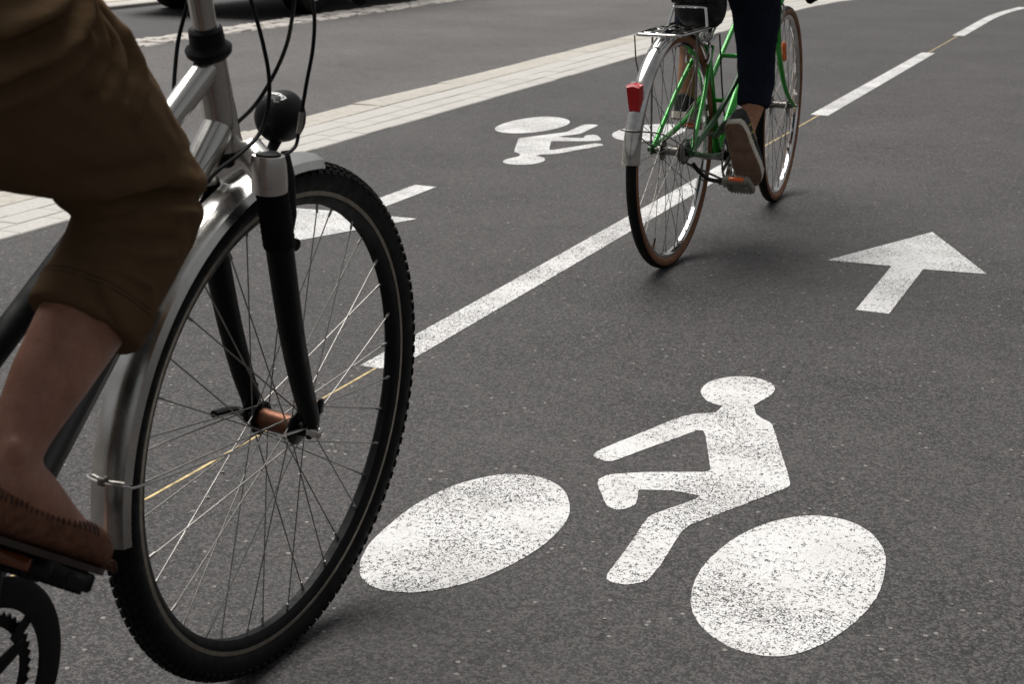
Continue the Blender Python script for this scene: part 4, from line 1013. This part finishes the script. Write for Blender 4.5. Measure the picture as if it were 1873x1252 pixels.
for Mx in (FGR, FGL):
    sh_ = shoe(p2, Mx, (.075, .072, .066, .066, .058), 'canvas', 'gum', .007, .95)
    b = MB(); P = [(w+.0045, y*.95) for y, w in SH_W]; P[0] = (P[0][0], -.003); P[-1] = (P[-1][0], P[-1][1]+.003)
    b.prism([(x, y) for x, y in P]+[(-x, y) for x, y in P[::-1]], lambda x, y, t: Mx @ V((x, y, t)), -.0050, .016)
    b.obj('foxing_band', 'cream', sh_)
    b = MB(); b.rings([d_ring(w+.0015, h_, y*.95, .014) for y, w, h_ in ((.215, .041, .036), (.240, .032, .032), (.255, .020, .026), (.263, .009, .020))]); tf(b, Mx).obj('toe_cap', 'cream', sh_)
    b = MB()
    for yy in (.03, .06, .09): b.tube([Mx @ V((.0335, yy, .020)), Mx @ V((.030, yy+.02, .060))], [(.0012, .004)]*2, 6)
    b.obj('side_stripe', 'olive', sh_)
    b = MB()
    for k_ in range(5):
        y = .10+.018*k_; b.tube([Mx @ V((-.018, y, .064-.10*max(0, y-.12))), Mx @ V((0, y+.002, .072-.14*max(0, y-.10))), Mx @ V((.018, y, .064-.10*max(0, y-.12)))], .0022, 6)
    b.obj('lace', 'cream', sh_)

# ------------------------------------------------------------------ parked car beyond the carriageway
car = empty('parked_car', None, (-7.72, 12.20, 0)); car.location.x = -7.72
tag(car, 'dark parked car standing between the kerb and the pale sett line', 'car')
WB = 2.45; hwid = .80
secs = [(-.78, .52, .34, .60, .60), (-.74, .66, .22, .68, .62), (-.55, .76, .19, .78, .66), (-.1, .79, .18, .86, .70), (.45, .80, .18, .93, .72), (.62, .80, .18, .97, .72), (1.3, .80, .18, 1.02, .72), (2.3, .80, .18, 1.02, .72), (2.75, .78, .20, .98, .70), (2.95, .74, .24, .90, .66), (3.02, .60, .34, .80, .60)]
cb = MB(); R_ = []
for (y, w, z0, z1, wz) in secs:
    ring = []
    for i in range(24):
        t = 2*PI*i/24; c_, s_ = math.cos(t), math.sin(t)
        ring.append(V((w*math.copysign(abs(c_)**.38, c_), y, (z0+z1)/2+(z1-z0)/2*math.copysign(abs(s_)**.45, s_))))
    R_.append(ring)
cb.rings(R_); cb.obj('car_body', 'carpaint', car, 50)
ro_ = MB(); R_ = []
for (y, w, z0, z1) in ((.50, .66, .92, .96), (1.05, .64, .95, 1.38), (1.5, .62, .95, 1.46), (2.2, .62, .95, 1.44), (2.65, .60, .95, 1.28), (2.90, .62, .90, .95)):
    R_.append([V((w*(1 if z < 1 else .84 if k else 1)*sx, y, z)) for sx, z, k in ((-1, z0, 0), (1, z0, 0), (1, z1-.04, 1), (.92, z1, 1), (-.92, z1, 1), (-1, z1-.04, 1))])
ro_.rings(R_); ro_.obj('cabin_roof', 'carpaint', car, 25)
for s_ in (-1, 1):
    for y0, y1 in ((1.02, 1.62), (1.72, 2.40)):
        MB().prism([(y0, 1.0), (y1, 1.0), (y1-.03, 1.36), (y0+.14, 1.33)], lambda y, z, t: V((s_*(.655-.27*(z-.95)+t), y, z)), 0, .012).obj('side_window', 'glass', car)
    hl_ = MB().ell((s_*.56, -.70, .62), (.14, .07, .07), 16, 10).obj('headlight', 'lamp_glass', car)
    MB().box((s_*.84, .72, 1.0), (.14, .10, .11), None, .03).obj('wing_mirror', 'carpaint', car)
    MB().box((s_*.805, 1.45, .80), (.02, .16, .03), None, .006).obj('door_handle', 'carplastic', car)
    MB().ell((s_*.60, 2.96, .74), (.10, .05, .09), 14, 8).obj('tail_light', 'red', car)
    for y in (0, WB):
        w = empty('wheel', car, (s_*.655, y, .30)); tp = [(.30, -.07), (.30, .07), (.29, .092), (.25, .102), (.20, .095), (.19, .075), (.19, -.075), (.20, -.095), (.25, -.102), (.29, -.092)]
        MB().lathe(tp, 56).obj('tyre', 'rubber', w)
        rm = MB().lathe([(.192, s_*.080), (.192, s_*.094), (.172, s_*.088), (.160, s_*.055), (.03, s_*.060), (.03, s_*.03), (.192, s_*.03)], 40)
        for k in range(6): rm.tube([(s_*.066, .03*math.cos(k*PI/3), .03*math.sin(k*PI/3)), (s_*.074, .168*math.cos(k*PI/3), .168*math.sin(k*PI/3))], [(.012, .022)]*2, 8)
        rm.obj('rim', 'alu', w)
MB().prism([(-.60, 1.0), (.60, 1.0), (.50, 1.33), (-.50, 1.33)], lambda x, z, t: V((x, .52+(z-.96)*1.36-t, z+.0)), 0, .012).obj('windscreen', 'glass', car)
MB().box((0, -.76, .36), (1.30, .10, .20), None, .04).obj('bumper', 'carplastic', car)
MB().box((0, -.812, .40), (.52, .012, .11), None, .004).obj('number_plate', 'white', car)

# loose grit lying on the asphalt, far too small and many to count
gt = MB(); rg = random.Random(5)
for i in range(420):
    y = 1.9+9*rg.random()**1.6; x = -3.2+3.9*rg.random(); r = rg.choice((.0012, .0016, .002, .0026, .0034))*rg.uniform(.8, 1.2)
    vs = [V((x+r*rg.uniform(.6, 1.3)*dx, y+r*rg.uniform(.6, 1.3)*dy, .0005+r*.55*rg.uniform(.6, 1.2)*(dz+1))) for dx, dy, dz in ((1, 0, 0), (0, 1, 0), (-1, 0, 0), (0, -1, 0), (0, 0, 1), (0, 0, -1))]
    gt.add(vs, [(0, 1, 4), (1, 2, 4), (2, 3, 4), (3, 0, 4), (1, 0, 5), (2, 1, 5), (3, 2, 5), (0, 3, 5)])
tag(gt.obj('grit', 'gritm', None, 0), 'scattered pale grit on the dark asphalt', 'grit', None, 'stuff')
